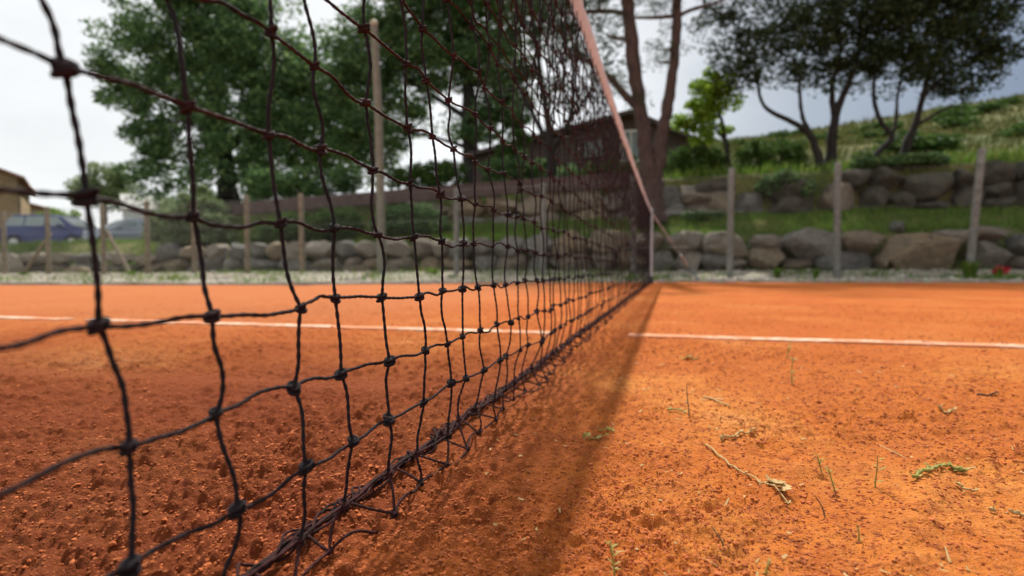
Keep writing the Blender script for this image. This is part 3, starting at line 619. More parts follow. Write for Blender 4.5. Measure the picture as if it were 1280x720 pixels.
def shrub(name, label, Y, lobes, ncl, per, ll, lw, lmat, cr, seed, cat='bush', group=None, basey=None):
    px = sum(l[0] for l in lobes)/len(lobes); p = at(px, 330, Y); z = tz(p.x, Y)
    g = np.random.default_rng(seed); root = empty(name, (p.x, Y, z), label, cat, group); b0 = np.array([p.x, Y, z]); cen = []
    for l in lobes:
        k = max(3, int(ncl*l[2]**2/sum(a[2]**2 for a in lobes))); m_ = mpp(l[0], Y); d = g.normal(0, 1, (k, 3)); d /= np.linalg.norm(d, axis=1)[:, None]; d *= (g.uniform(.1, 1, k)**.4)[:, None]
        d[:, 2] *= (l[3] if len(l) > 3 else 1); cen.append(np.array(at(l[0], l[1], Y))+d*l[2]*m_)
    cen = np.vstack(cen); cen[:, 2] = np.maximum(cen[:, 2], z+.12)
    q = QB()
    for c in cen[::3]:
        t = np.linspace(0, 1, 4)[:, None]; P = np.array([0, 0, -.05])+(c-b0)*t+np.array([0, 0, .1])*np.sin(np.pi*t); q.tube(P, np.linspace(.025, .008, 4), 4, 0, False)
    build('stems', q, [M['bark_dark']], root); V, F = leaves(cen, cr*np.exp(g.normal(0, .2, len(cen))), per, ll, lw, g, .8); V = V-b0
    V[:, 2] = np.maximum(V[:, 2], .01-.0*V[:, 2]); link('foliage', npmesh('foliage', V, F, [lmat], smooth=False), root); return root
shrub('round_bush', 'large rounded bush with silvery new shoots behind the left fence posts', 12.4, [(245, 280, 40), (220, 288, 32), (272, 288, 30), (250, 258, 26), (212, 270, 18), (240, 300, 36, .6)], 260, 150, .055, .022, M['leaf_sage'], .20, 20)
shrub('hedge', 'dark green hedge on the bank below the brown wall, left of the pole', 12.0, [(400, 282, 24), (430, 280, 24), (360, 285, 20), (330, 290, 16)], 90, 120, .04, .02, M['leaf_mid'], .17, 21)
shrub('hedge', 'dark green hedge on the bank just right of the tall pole', 12.1, [(500, 275, 24), (525, 272, 22), (545, 285, 16), (480, 285, 14)], 80, 120, .04, .02, M['leaf_dark'], .17, 22)
shrub('leafy_shrub', 'green shrub at the foot of the brown house near its window', 14.3, [(795, 212, 14), (765, 216, 16), (740, 218, 12)], 40, 100, .045, .02, M['leaf_mid'], .16, 23)
shrub('leafy_shrub', 'bright green shrub under the small yellow green tree', 14.4, [(870, 200, 20), (845, 205, 16), (895, 198, 16)], 60, 100, .045, .02, M['leaf_mid'], .18, 24)
shrub('leafy_shrub', 'green shrub between the small bright tree and the leaning dark trunk', 14.6, [(940, 198, 20), (965, 200, 20), (990, 200, 18)], 70, 100, .045, .02, M['leaf_mid'], .18, 25)
shrub('leafy_shrub', 'dark ivy like shrub hanging over the upper boulder wall', 13.0, [(960, 232, 14, .6), (985, 226, 18, .6), (1005, 236, 12, .6)], 40, 110, .04, .022, M['leaf_dark'], .14, 26)
shrub('leafy_shrub', 'dark shrub sprawling over the upper wall below the rightmost trunks', 13.3, [(1120, 208, 18, .5), (1160, 206, 20, .5), (1085, 210, 14, .5)], 60, 110, .04, .022, M['leaf_dark'], .15, 27)
shrub('leafy_shrub', 'low green shrub at the foot of the upper wall behind the stay', 12.5, [(870, 282, 12, .7), (893, 284, 10, .7)], 24, 110, .035, .018, M['leaf_dark'], .12, 28)
shrub('leafy_shrub', 'dark shrub in front of the left end of the brown house', 17, [(615, 222, 22), (645, 215, 24), (672, 218, 20), (700, 224, 18)], 80, 100, .06, .03, M['leaf_dark'], .24, 33)
shrub('leafy_shrub', 'tall dark shrub against the brown house wall behind the netting', 18, [(640, 190, 16), (628, 205, 16), (650, 175, 12)], 40, 90, .06, .03, M['leaf_mid'], .24, 34)
shrub('leafy_shrub', 'round green shrub on the bank behind the pole, under a gap of sky', 16.5, [(545, 218, 20), (520, 222, 18), (565, 220, 16), (495, 222, 14)], 60, 100, .06, .03, M['leaf_mid'], .25, 29)
shrub('leafy_shrub', 'dark undergrowth shrub below the big evergreen tree', 16.0, [(330, 235, 22), (365, 232, 20), (400, 230, 20), (430, 226, 18)], 90, 90, .07, .03, M['leaf_dark'], .30, 30)
shrub('leafy_shrub', 'bright green shrub beside the sandstone building behind the blue car', 24, [(60, 272, 12), (82, 270, 12), (40, 274, 10)], 36, 80, .08, .04, M['leaf_bright'], .25, 31)

# shrubs on hillside
g = np.random.default_rng(40); c_ = g.normal(0, 1, (26, 3)); c_ /= np.linalg.norm(c_, axis=1)[:, None]; c_ *= (g.uniform(.1, 1, 26)**.4)[:, None]*.55; c_[:, 2] = abs(c_[:, 2])*.8+.1
V, F = leaves(c_, np.full(26, .28), 60, .07, .035, g); hme = npmesh('hill_shrub_foliage', V, F, [M['leaf_mid']], smooth=False)
k = 0
while k < 26:
    X_, Y_ = random.uniform(2, 30), random.uniform(19, 44); a = math.degrees(math.atan2(X_, Y_))
    if a > 29 or a < 4: continue
    o = link('hill_shrub', hme); o.location = (X_, Y_, tz(X_, Y_)-.05); s = random.uniform(.5, 1.5); o.scale = (s*1.3, s, s*.7); o.rotation_euler.z = random.uniform(0, 6)
    tag(o, 'low green shrub dotted on the grassy hillside beyond the dark trees', 'shrub', 'shrubs on the hillside'); k += 1

# grass
def grass(n, xr, yr, h, w, seed, zf=tz, cond=None):
    g = np.random.default_rng(seed); x = g.uniform(*xr, n); y = g.uniform(*yr, n)
    keep = (rn(x/.5, y/.5, 101)+g.uniform(-.5, .6, n) > -.25); x, y = x[keep], y[keep]
    if cond is not None: kk = cond(x, y); x, y = x[kk], y[kk]
    z = terr(x, y); n = len(x); hh = h*g.uniform(.4, 1.3, n)*(1+.5*rn(x/.8, y/.8, 102)); a = g.uniform(0, 6.28, n); le = g.normal(0, .35, (n, 2))*hh[:, None]
    wx, wy = np.cos(a)*w, np.sin(a)*w; b = np.stack([x, y, z-.02], 1); top = b+np.stack([le[:, 0], le[:, 1], hh+.02], 1); mid = b+np.stack([le[:, 0]*.35, le[:, 1]*.35, hh*.6], 1); o = np.stack([wx, wy, 0*wx], 1)
    V = np.stack([b-o, b+o, mid+o*.7, mid-o*.7, mid-o*.7, mid+o*.7, top+o*.08, top-o*.08], 1).reshape(-1, 3); F = np.arange(n*8).reshape(-1, 4)
    return V, F
def strip_z(x, y):
    t = np.clip((y-np.interp(x, [p[0] for p in POLY[:6]], [p[1] for p in POLY[:6]]))/2.0, 0, 1); return .04+.15*t
g = np.random.default_rng(77); n = 30000; x = g.uniform(-16, 10, n); yl = np.interp(x, [p[0] for p in POLY[:6]], [p[1] for p in POLY[:6]]); y = yl+.1+(10.9-yl)*g.uniform(0, 1, n)
kk = rn(x/.7, y/.35, 201)+.25*g.normal(0, 1, n) > .42; x, y = x[kk], y[kk]; n = len(x); t = (y-np.interp(x, [p[0] for p in POLY[:6]], [p[1] for p in POLY[:6]])-.005)/(11.4-yl[kk]); z = .035+.17*sst(.2, 1, t)
hh = .05+.09*g.uniform(0, 1, n)*np.clip(1.2+rn(x/.5, y/.5, 202), .4, 2); a = g.uniform(0, 6.28, n); o = np.stack([np.cos(a), np.sin(a), 0*a], 1)*.009; b = np.stack([x, y, z-.01], 1); tp = b+np.stack([g.normal(0, .3, n)*hh, g.normal(0, .3, n)*hh, hh], 1)
SV = np.stack([b-o, b+o, tp+o*.1, tp-o*.1], 1).reshape(-1, 3); SF = np.arange(n*4).reshape(-1, 4)
n = 9000; x = g.uniform(-17, 11, n); yl = np.interp(x, [p[0] for p in POLY[:6]], [p[1] for p in POLY[:6]]); y = yl+.03+(11.0-yl)*g.uniform(0, 1, n); t = (y-yl-.005)/(11.4-yl); z = .035+.17*sst(.2, 1, t)
sc = .012*np.exp(g.normal(0, .5, n)); D_ = iv[None]*(1+g.uniform(-.3, .3, (n, len(iv), 1)))*np.array([1.2, 1, .7]); Vp = D_*sc[:, None, None]+np.stack([x, y, z+sc*.2], 1)[:, None, :]
tag(link('gravel_stones', npmesh('gravel_stones', Vp.reshape(-1, 3), (jf[None]+(np.arange(n)*len(iv))[:, None, None]).reshape(-1, 3), [simple('pale_pebble', (.42, .38, .32), .9, 0, .5, 3)])), 'pale loose stones scattered over the gravel strip', 'gravel', kind='stuff')
P = [(SV, SF), grass(42000, (-12, 9), (11.3, 12.95), .13, .008, 1), grass(26000, (-14, 12), (13.2, 15.5), .24, .010, 2), grass(26000, (-24, -7), (11.3, 15.4), .18, .010, 3), ]
PH = [grass(22000, (-14, 24), (15.5, 28), .18, .02, 4), grass(16000, (0, 32), (26, 46), .25, .04, 5)]
VV = []; FF = []; n0 = 0
for V, F in P: VV.append(V); FF.append(F+n0); n0 += len(V)
tag(link('grass', npmesh('grass', np.vstack(VV), np.vstack(FF), [M['grass']], smooth=False)), 'bright green grass covering the terraces and the edge of the gravel', 'grass', kind='stuff')
VV = []; FF = []; n0 = 0
for V, F in PH: VV.append(V); FF.append(F+n0); n0 += len(V)
tag(link('hill_grass', npmesh('hill_grass', np.vstack(VV), np.vstack(FF), [M['hill_grass']], smooth=False)), 'olive and straw coloured grass covering the hillside beyond the trees', 'grass', kind='stuff')

# ------------------------------------------------------------------ plants at the gravel strip
def weed(px, py, h, label, mt, n=60, seed=1, spread=.5, flower=None, cat='weed', blade=.012, name='weed', Y=None):
    b = gnd(px, py) if Y is None else at(px, py, Y)
    if Y is None and b.y > 3: b = at(px, py, 9.95)
    if b.y > 9: b.z = .04
    else: b.z = hz(b.x, b.y)
    g = np.random.default_rng(seed); root = empty(name, tuple(b), label, cat); V = []; n_ = n*2; h = h*1.25; blade = blade*1.3
    for k in range(n_):
        a = g.uniform(0, 6.28); r = spread*h*g.uniform(.1, 1); p0 = np.array([g.normal(0, .06*h), g.normal(0, .06*h), 0]); p2 = p0+np.array([r*math.cos(a), r*math.sin(a), h*g.uniform(.35, 1)]); p1 = p0+(p2-p0)*.5+np.array([0, 0, .12*h])
        o = np.array([-math.sin(a), math.cos(a), 0])*blade*g.uniform(.6, 1.2); V += [p0-o*.4, p0+o*.4, p1+o, p1-o, p1-o, p1+o, p2+o*.15, p2-o*.15]
    link('leaves', npmesh('leaves', np.array(V), np.arange(len(V)).reshape(-1, 4), [mt], smooth=False), root)
    if flower:
        for k, (dx, dz) in enumerate(flower):
            cen = np.array([[dx, -.02, dz]]); v, f = leaves(cen, np.array([.04]), 26, .028, .02, g); link('flower', npmesh('flower', v, f, [M['petal']], smooth=False), root)
    return root
weed(972, 349, .16, 'small green weed tuft at the foot of the first fence post right of the net', M['grass'], 60, 1)
weed(1020, 347, .14, 'small green weed tuft halfway between the two right fence posts', M['grass'], 50, 2)
weed(1212, 349, .24, 'bushy green weed around the foot of the leaning fence post', M['grass'], 110, 3)
weed(1248, 350, .16, 'small plant with pink red flowers at the far right of the gravel strip', M['grass'], 50, 4, flower=[(0, .17), (.07, .10), (-.05, .12), (.09, .15)], cat='flower', name='flowering_plant')
weed(540, 350, .18, 'grassy weed tuft on the gravel right of the tall pole', M['grass'], 120, 5, .9)
weed(165, 349, .16, 'grassy weed tuft on the gravel beside the slanting brace', M['grass'], 120, 6, .9)
weed(30, 349, .15, 'grassy weed tuft at the far left of the gravel strip', M['grass'], 120, 7, .9)
weed(330, 349, .13, 'low weed tuft by the wooden fence post under the dark tree', M['grass'], 90, 8, .9)

# ------------------------------------------------------------------ small things on the clay
def sprout(px, py, hpx, label, mt, nl, seed, lean=0, name='seedling', ll=.25, cat='seedling'):
    b = gnd(px, py); dep = (CM.transposed() @ (b-Vector((0, 0, CH)))).z*-1; h = hpx*dep/FP; b.z = hz(b.x, b.y)-.001
    g = np.random.default_rng(seed); root = empty(name, tuple(b), label, cat); q = QB(); t = np.linspace(0, 1, 7); P = np.stack([lean*h*t**1.5+.04*h*np.sin(3*t+seed), .02*h*np.cos(4*t), h*t], 1); P[0, 2] = -.004
    q.tube(P, np.linspace(.0013, .0006, 7)*max(.7, min(2, dep)), 5); build('stem', q, [mt], root); V = []
    for k in range(nl):
        tt = g.uniform(.15, 1); p0 = np.array([np.interp(tt, t, P[:, a]) for a in range(3)]); a = g.uniform(0, 6.28); L_ = h*ll*g.uniform(.5, 1.1); d = np.array([math.cos(a), math.sin(a), g.uniform(.1, .9)])*L_; o = np.array([-math.sin(a), math.cos(a), .2])*L_*.16
        V += [p0, p0+d*.5+o, p0+d, p0+d*.5-o]
    if V: link('leaves', npmesh('leaves', np.array(V), np.arange(len(V)).reshape(-1, 4), [mt], smooth=False), root)
    return root
sprout(766, 716, 50, 'tall feathery green seedling standing in the clay at the bottom of the court', M['weed'], 22, 1, -.05, ll=.22)
sprout(860, 520, 42, 'single thin dark stem standing upright near the net shadow', M['twig'], 2, 2)
sprout(1044, 612, 34, 'green seedling with fine leaves, tallest of the cluster beside the dry tuft', M['weed'], 16, 3, -.25)
sprout(1028, 590, 24, 'pale leafy seedling behind the cluster of fine seedlings', M['weed'], 14, 4, -.3, ll=.4)
sprout(1096, 606, 42, 'slender seedling standing left of the long dry sprig', M['weed'], 9, 5, -.05)
sprout(1074, 672, 24, 'short thin seedling leaning on rough clay below the cluster', M['weed'], 5, 6, -.15)
sprout(1030, 640, 26, 'thin brown sprout leaning left just in front of the seedling cluster', M['twig'], 2, 7, -.4)
sprout(904, 684, 26, 'dark bare shoot leaning left at the lower middle of the clay', M['twig'], 1, 8, -.5)
sprout(990, 480, 34, 'thin pale green seedling in the middle distance of the clay', M['weed'], 10, 9, .05)
sprout(985, 450, 24, 'small faint seedling near the white line on the right', M['weed'], 8, 10, .1)
sprout(958, 712, 18, 'small green sprig at the bottom edge of the clay', M['weed'], 10, 11, .1, ll=.5)
def lying(pts, rad, label, mt, seed, nl=0, ll=.012, name='twig', cat='twig', lift=.003):
    W = [gnd(*p) for p in pts]; b = W[0].copy(); b.z = 0; g = np.random.default_rng(seed); root = empty(name, tuple(b), label, cat)
    P = []
    for k in range(len(W)-1):
        for t in np.linspace(0, 1, 6, endpoint=False): p = W[k].lerp(W[k+1], t); P.append((p.x+g.normal(0, .0008), p.y+g.normal(0, .0008), hz(p.x, p.y)+lift+abs(g.normal(0, .001))))
    p = W[-1]; P.append((p.x, p.y, hz(p.x, p.y)+lift)); P = np.array(P)-np.array(b); q = QB(); rad = rad*.7; ll = ll*.62; q.tube(P, np.linspace(rad, rad*.6, len(P)), 6); build('stem', q, [mt], root)
    if nl:
        V = []
        for k in range(nl):
            p0 = P[g.integers(0, len(P))]+np.array([0, 0, .001]); a = g.uniform(0, 6.28); L_ = ll*g.uniform(.5, 1.2); d = np.array([math.cos(a), math.sin(a), g.uniform(-.05, .6)])*L_; o = np.array([-math.sin(a), math.cos(a), .3])*L_*.3; V += [p0, p0+d*.5+o, p0+d, p0+d*.5-o]
        link('leaves', npmesh('leaves', np.array(V), np.arange(len(V)).reshape(-1, 4), [mt], smooth=False), root)
    return root
lying([(882, 558), (912, 582), (950, 606), (986, 632)], .0018, 'long pale straw stem lying aslant on the clay', M['dry'], 1, 10, .008, 'straw')
lying([(880, 498), (895, 503), (912, 510)], .003, 'short pale stick lying in front of the white line gap', M['dry'], 2)
lying([(900, 550), (918, 548), (944, 539)], .003, 'knobbly pale twig lying above the long straw stem', M['dry'], 3, 22, .010)
lying([(1142, 600), (1160, 591), (1185, 586), (1208, 592)], .003, 'long dry sprig with curled leaflets lying on the right of the clay', M['weed'], 4, 70, .011, 'dry_sprig', 'sprig')
lying([(1196, 610), (1208, 614), (1222, 616)], .002, 'small dry leaf fragment lying below the long dry sprig', M['dry'], 5, 12, .008, 'dry_sprig', 'sprig')
lying([(1262, 644), (1275, 645), (1290, 648)], .0028, 'bare pale stick at the right edge of the clay', M['dry'], 6)
lying([(728, 546), (742, 552), (758, 545)], .0012, 'low green creeping weed at the edge of the net shadow', M['weed'], 7, 24, .012, 'creeping_weed', 'weed')
lying([(750, 541), (760, 540), (768, 541)], .0012, 'tiny green creeping weed just right of the net shadow edge', M['weed'], 8, 12, .010, 'creeping_weed', 'weed')
lying([(835, 516), (846, 515), (858, 518)], .002, 'small green fragment beside the thin dark stem', M['weed'], 9, 10, .012, 'creeping_weed', 'weed')
lying([(855, 449), (864, 450), (872, 449)], .003, 'yellowish fallen leaf lying close to the white line', M['weed'], 10, 8, .02, 'fallen_leaf', 'leaf')
lying([(1153, 430), (1165, 431), (1176, 430)], .006, 'dark reddish brown chip lying on the white line', simple('rusty_chip', (.18, .03, .02), .9), 11, name='chip', cat='chip')
lying([(1222, 494), (1232, 495), (1246, 494)], .003, 'dark twig lying far right below the white line', M['bark_dark'], 12, 6, .012)
lying([(960, 608), (972, 614), (980, 622)], .0022, 'brown dry tuft of root lying at the end of the straw stem', M['dry'], 13, 60, .014, 'dry_tuft', 'tuft')
lying([(1174, 514), (1184, 516), (1194, 515)], .003, 'pale leaf fragment lying on clay above the long dry sprig', M['dry'], 14, 10, .012, 'fallen_leaf', 'leaf')
lying([(1240, 640), (1241, 640), (1242, 641)], .003, 'tiny whitish pebble like chip near the right edge', M['dry'], 15, name='chip', cat='chip')
g = np.random.default_rng(91); n = 1300; a = np.radians(g.uniform(-20, 32, n)); rr_ = .36*(4/.36)**g.uniform(0, 1, n); x, y = rr_*np.sin(a), rr_*np.cos(a); kk = (x > -.22) & (rn(x/.3, y/.3, 301)+g.normal(0, .4, n) > 0); x, y, rr_ = x[kk], y[kk], rr_[kk]; n = len(x)
z = clay_h(x, y, np.maximum(rr_*.005, .003))+.0018; a = g.uniform(0, 6.28, n); l_ = .0035*np.exp(g.normal(0, .6, n)); w_ = .0007*g.uniform(.7, 2, n)
d = np.stack([np.cos(a)*l_, np.sin(a)*l_, g.normal(0, .15, n)*l_], 1); o = np.stack([-np.sin(a)*w_, np.cos(a)*w_, w_*.5], 1); c_ = np.stack([x, y, z], 1)
V = np.stack([c_-d-o, c_-d+o, c_+d+o*.5, c_+d-o*.5], 1).reshape(-1, 3)
tag(link('plant_litter', npmesh('plant_litter', V, np.arange(n*4).reshape(-1, 4), [M['dry']], smooth=False)), 'tiny dry straw and leaf bits littering the clay right of the net', 'litter', kind='stuff')

# ------------------------------------------------------------------ buildings
def quadmesh(name, vs, fs, mt, parent): return link(name, npmesh(name, vs, fs, [mt], smooth=False), parent)
def house(name, label, X0, X1, Yf, Yb, zb, ze, zr, xr, wallm, roofm, over=.35, th=.16):
    """gable facing the viewer: eaves at X0 and X1, ridge at xr"""
    r = empty(name, ((X0+X1)/2, Yf, zb), label, 'building'); o = np.array(r.location)
    V = []
    for y in (Yf, Yb): V += [(X0, y, zb-.4), (X1, y, zb-.4), (X1, y, ze), (xr, y, zr), (X0, y, ze)]
    V = np.array(V)-o; b = bmesh.new(); vs = [b.verts.new(v) for v in V]; b.faces.new(vs[:5][::-1]); b.faces.new(vs[5:])
    for k in range(5): b.faces.new([vs[k], vs[(k+1) % 5], vs[5+(k+1) % 5], vs[5+k]])
    bmesh.ops.recalc_face_normals(b, faces=b.faces); me = bpy.data.meshes.new('wall'); b.to_mesh(me); b.free(); me.materials.append(wallm); link('wall', me, r)
    for s, xe in ((0, X0), (1, X1)):
        d = -1 if xe < xr else 1; sl = (zr-ze)/abs(xr-xe); q = QB(); xo = xe+d*over; zo = ze-sl*over
        V = []
        for y in (Yf-over, Yb+over): V += [(xr, y, zr+.02), (xo, y, zo+.02), (xo, y, zo+.02+th), (xr, y, zr+.02+th)]
        q.add(np.array(V)-o, [[0, 1, 2, 3], [7, 6, 5, 4], [0, 4, 5, 1], [3, 2, 6, 7], [1, 5, 6, 2], [0, 3, 7, 4]]); build('roof', q, [roofm], r, False)
    return r
def opening(parent, cx, y, z0, z1, w, framem, glassm, name='window'):
    o = np.array(parent.location); q = QB(); t = .07
    for c, h in (((cx-w/2+t/2, y-.03, (z0+z1)/2), (t/2, .05, (z1-z0)/2)), ((cx+w/2-t/2, y-.03, (z0+z1)/2), (t/2, .05, (z1-z0)/2)), ((cx, y-.03, z1-t/2), (w/2-t, .05, t/2)), ((cx, y-.03, z0+t/2), (w/2-t, .05, t/2)), ((cx, y-.03, (z0+z1)/2), (t/3, .045, (z1-z0)/2-t))): q.box(np.array(c)-o, h)
    f = build(name, q, [framem], parent, False); q = QB(); q.box(np.array((cx, y-.012, (z0+z1)/2))-o, (w/2-t*.9, .01, (z1-z0)/2-t*.9)); build('pane', q, [glassm], f, False)
hx0, hx1 = at(592, 200, 20.5).x, at(868, 200, 20.5).x; hr = at(790, 145, 20.5)
hs = house('brown_house', 'low brown stone house with shallow gable roof behind the net and the pine', hx0, hx1, 20.5, 27, 3.1, at(592, 197, 20.5).z, hr.z, hr.x, M['house_wall'], M['roof_dark'], .3)
wx = at(789, 185, 20.5).x; opening(hs, wx, 20.5, at(789, 203, 20.5).z, at(789, 163, 20.5).z, .75, M['white'], M['glass'])
wx = at(742, 185, 20.5).x; opening(hs, wx, 20.5, at(742, 198, 20.5).z, at(742, 172, 20.5).z, .8, M['brown_wall'], M['glass'])
def turn(r, X0, X1, Yf, phi):
    w_ = (X1-X0)/2; c, s_ = math.cos(R(phi)), math.sin(R(phi)); r.rotation_euler.z = R(phi); r.location = (X1-w_*c, Yf-w_*s_, r.location.z)
# sandstone building
sb = at(22, 250, 19.0); zb = .6
s1 = house('sandstone_building', 'pale sandstone building with tiled roof at the left picture edge', sb.x-7, sb.x, 19.0, 26, zb, at(22, 222, 19).z, at(22, 222, 19).z+1.35, sb.x-3.5, M['sandstone'], M['terracotta'], .3, .14)
q = QB(); q.box((0, -.08, .45), (3.56, .07, .95)); q.box((3.56, 3.4, .45), (.05, 3.5, .95)); build('plinth', q, [M['white']], s1, False)
opening(s1, sb.x-2.6, 19.0, zb+1.5, zb+2.6, .9, M['wood_post'], M['glass']); turn(s1, sb.x-7, sb.x, 19.0, 54)
a = at(66, 262, 26); s2 = house('outbuilding', 'long low outbuilding with terracotta roof behind the blue car', a.x-7, a.x, 26, 30, 1.0, at(60, 265, 26).z, at(60, 246, 26).z, a.x-3.5, M['sandstone'], M['terracotta'], .3); turn(s2, a.x-7, a.x, 26, 50)
a = at(153, 262, 24); w = house('white_shed', 'small white roofed shed between the grey car and the round bush', a.x-1.9, a.x, 24, 26.1, 1.0, at(165, 259, 24).z, at(165, 241, 24).z, a.x-.95, M['white'], M['white'], .12, .07)
opening(w, a.x-.95, 24, 1.4, 2.7, .7, M['brown_wall'], M['glass'], 'door'); turn(w, a.x-1.9, a.x, 24, -40)

# ------------------------------------------------------------------ cars
def car(name, label, loc, rz, paint, Lc, Hc, prof):
    r = empty(name, loc, label, 'car', None, rz); hw = .88; k = Lc/4.2
    def ext(pts, w0, nm, mt, parent=r, bev=.05, y0=None):
        b = bmesh.new(); A = [b.verts.new((x, -w, z)) for (x, z), w in zip(pts, w0)]; C = [b.verts.new((x, w, z)) for (x, z), w in zip(pts, w0)]; n = len(pts)
        b.faces.new(A[::-1]); b.faces.new(C)
        for j in range(n): b.faces.new([A[j], A[(j+1) % n], C[(j+1) % n], C[j]])
        bmesh.ops.recalc_face_normals(b, faces=b.faces); me = bpy.data.meshes.new(nm); b.to_mesh(me); b.free(); me.materials.append(mt); o = link(nm, me, parent)
        if bev: bevel(o, bev, 3); 
        return o
    def arch(cx, r_): return [(cx+r_*math.cos(t), .30+r_*math.sin(t)) for t in np.linspace(math.pi, 0, 9)]
    wf, wr = 1.30*k, -1.30*k; low = [(-2.05*k, .30)]+arch(wr, .36)+arch(wf, .36)+[(2.05*k, .28), (2.10*k, .55), (2.0*k, .78), (1.62*k, .93), (1.0*k, 1.02), (-1.98*k, 1.04), (-2.08*k, .80), (-2.10*k, .5)]
    ww = [hw]*19+[hw-.06, hw-.05, hw-.08, hw-.05, hw-.02, hw-.03, hw-.04, hw-.05]
    ext(low, ww, 'body', paint)
    cab = prof; o = ext(cab, [.80 if z < 1.1 else .62 for x, z in cab], 'roof', paint)
    # windows, slightly proud of the cabin
    (xa, za), (xb, zb_), (xc, zc), (xd, zd) = cab[0], cab[1], cab[2], cab[3]
    def sidepane(x0, x1, z0, z1, s, sh0, sh1):
        V = []; 
        for z, e in ((z0, 0), (z1, 1)):
            yw = .80-(z-1.0)/(Hc-1.0)*.18+.012
            for x in ((x0+sh0*e), (x1+sh1*e)): V.append((x, s*yw, z))
        V2 = [(x, y-s*.02, z) for x, y, z in V]; q = QB(); q.add(V+V2, [[0, 1, 3, 2], [4, 6, 7, 5], [0, 4, 5, 1], [2, 3, 7, 6], [0, 2, 6, 4], [1, 5, 7, 3]]); build('window', q, [M['glass']], r, False)
    for s in (-1, 1):
        sidepane(-1.75*k, -.95*k, 1.08, Hc-.12, s, .18, 0); sidepane(-.88*k, -.02*k, 1.08, Hc-.10, s, 0, 0); sidepane(.05*k, .95*k, 1.08, Hc-.12, s, 0, -.45*k)
    def endpane(p0, p1, nm, off):
        V = []
        for t in (.12, .9):
            x = p0[0]+(p1[0]-p0[0])*t; z = p0[1]+(p1[1]-p0[1])*t; w_ = .76-.16*t
            V += [(x+off, -w_, z+.012), (x+off, w_, z+.012)]
        V2 = [(x-off*1.6, y, z-.02) for x, y, z in V]; q = QB(); q.add(V+V2, [[0, 1, 3, 2], [4, 6, 7, 5], [0, 4, 5, 1], [2, 3, 7, 6], [0, 2, 6, 4], [1, 5, 7, 3]]); build(nm, q, [M['glass']], r, False)
    endpane(cab[0], cab[1], 'windscreen', .015); endpane(cab[-1], cab[-2], 'rear_window', -.015)
    for s in (-1, 1):
        for x in (wf, wr):
            q = QB(); q.tube([(x, s*.66, .31), (x, s*.76, .31), (x, s*.87, .31)], .31, 24); wh = build('wheel', q, [M['tyre']], r)
            q = QB(); q.tube([(x, s*.872, .31), (x, s*.885, .31), (x, s*.89, .31)], .20, 16); build('rim', q, [M['rim']], wh)
        q = QB(); q.box((1.92*k, s*.62, .74), (.10, .17, .085)); o = build('headlight', q, [M['lamp_glass']], r, False); bevel(o, .03)
        q = QB(); q.box((-2.03*k, s*.70, .86), (.06, .11, .14)); o = build('tail_light', q, [M['red_lamp']], r, False); bevel(o, .02)
        q = QB(); q.box((.82*k, s*.96, 1.08), (.07, .09, .07)); o = build('mirror', q, [paint], r, False); bevel(o, .03)
        q = QB(); q.box((-.35*k, s*.875, .86), (.09, .02, .015)); build('door_handle', q, [M['dark_metal']], r, False)
    q = QB(); q.box((2.06*k, 0, .55), (.04, .55, .09)); build('grille', q, [M['dark_metal']], r, False)
    q = QB(); q.box((2.105*k, 0, .40), (.01, .26, .055)); build('number_plate', q, [M['white']], r, False)
    return r
p = at(73, 300, 18.3); car('parked_car', 'dark blue people carrier parked nose right behind the fence', (p.x, 18.3, tz(p.x, 18.3)+.04), R(18), M['car_blue'], 4.1, 1.62, [(1.42, .98), (.62, 1.52), (.2, 1.62), (-1.45, 1.60), (-1.95, 1.02)])
p = at(170, 300, 20); car('parked_car', 'grey estate car parked between the blue car and the round bush', (p.x, 20, tz(p.x, 20)+.04), R(245), M['car_grey'], 4.4, 1.50, [(1.35, .98), (.60, 1.42), (.2, 1.50), (-1.55, 1.46), (-2.1, 1.02)])

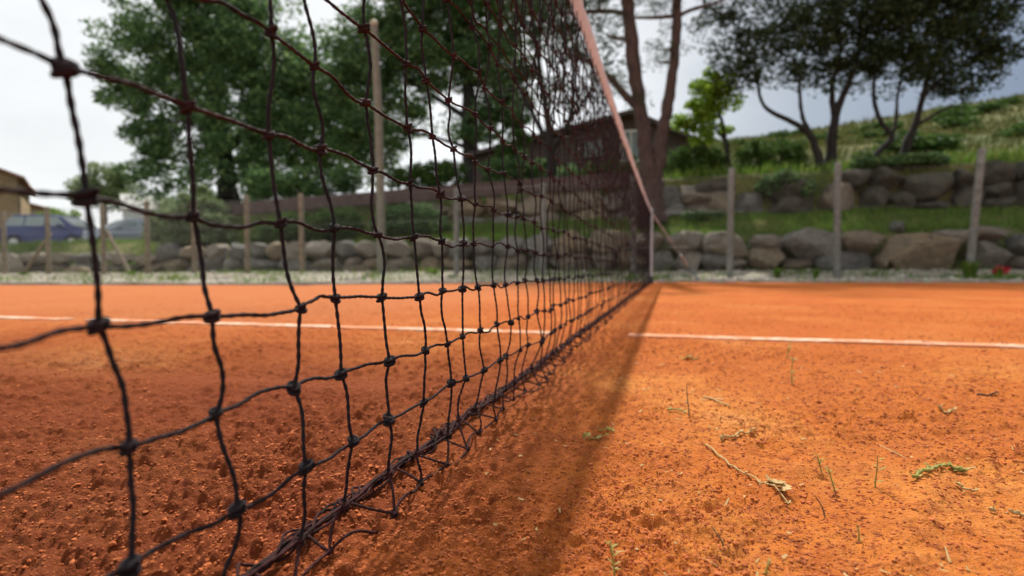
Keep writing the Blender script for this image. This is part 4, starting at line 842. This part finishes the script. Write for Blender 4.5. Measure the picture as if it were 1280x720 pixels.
# ------------------------------------------------------------------ light
SD = Vector((-.155, .72, 1)).normalized(); el = math.asin(SD.z); az = math.atan2(SD.x, SD.y)
sun = bpy.data.lights.new('sun', 'SUN'); sun.energy = 4.9; sun.angle = R(1.2); sun.color = (1, .95, .87)
so = bpy.data.objects.new('sun', sun); COL.objects.link(so); so.rotation_euler = SD.to_track_quat('Z', 'Y').to_euler(); so.location = (0, 0, 30)
Wd = bpy.data.worlds.new('World'); S.world = Wd; Wd.use_nodes = True; N, L = Wd.node_tree.nodes, Wd.node_tree.links; bg = N['Background']
sk = N.new('ShaderNodeTexSky'); sk.sky_type = 'NISHITA'; sk.sun_disc = False; sk.sun_elevation = el; sk.sun_rotation = az
sk.air_density = 1.0; sk.dust_density = 2.0
tc = N.new('ShaderNodeTexCoord'); mp = N.new('ShaderNodeMapping'); mp.inputs['Scale'].default_value = (1, 1, 2.4); L.new(tc.outputs['Generated'], mp.inputs[0])
f = noise(N, L, mp.outputs[0], 1.7, 6, .55)
sep = N.new('ShaderNodeSeparateXYZ'); L.new(tc.outputs['Generated'], sep.inputs[0])
dt = N.new('ShaderNodeVectorMath'); dt.operation = 'DOT_PRODUCT'; L.new(tc.outputs['Generated'], dt.inputs[0]); dt.inputs[1].default_value = (.87, .5, 0)
mr = N.new('ShaderNodeMapRange'); L.new(dt.outputs['Value'], mr.inputs[0]); mr.inputs[1].default_value = 0; mr.inputs[2].default_value = 1
cc = ramp(N, L, mr.outputs[0], [(.1, (11.0, 11.2, 11.2)), (.45, (9.0, 9.3, 9.6)), (.66, (4.6, 5.2, 6.0)), (.86, (1.9, 2.5, 3.6))])
cl = mix(N, L, 1.0, cc, ramp(N, L, f, [(.3, .82), (.7, 1.08)]), 'MULTIPLY')
c = mix(N, L, .88, sk.outputs[0], cl); L.new(c, bg.inputs[0]); bg.inputs[1].default_value = .080

S.view_settings.view_transform = 'Standard'; S.view_settings.look = 'None'; S.view_settings.gamma = 1; S.view_settings.exposure = .27
S.render.engine = 'CYCLES'
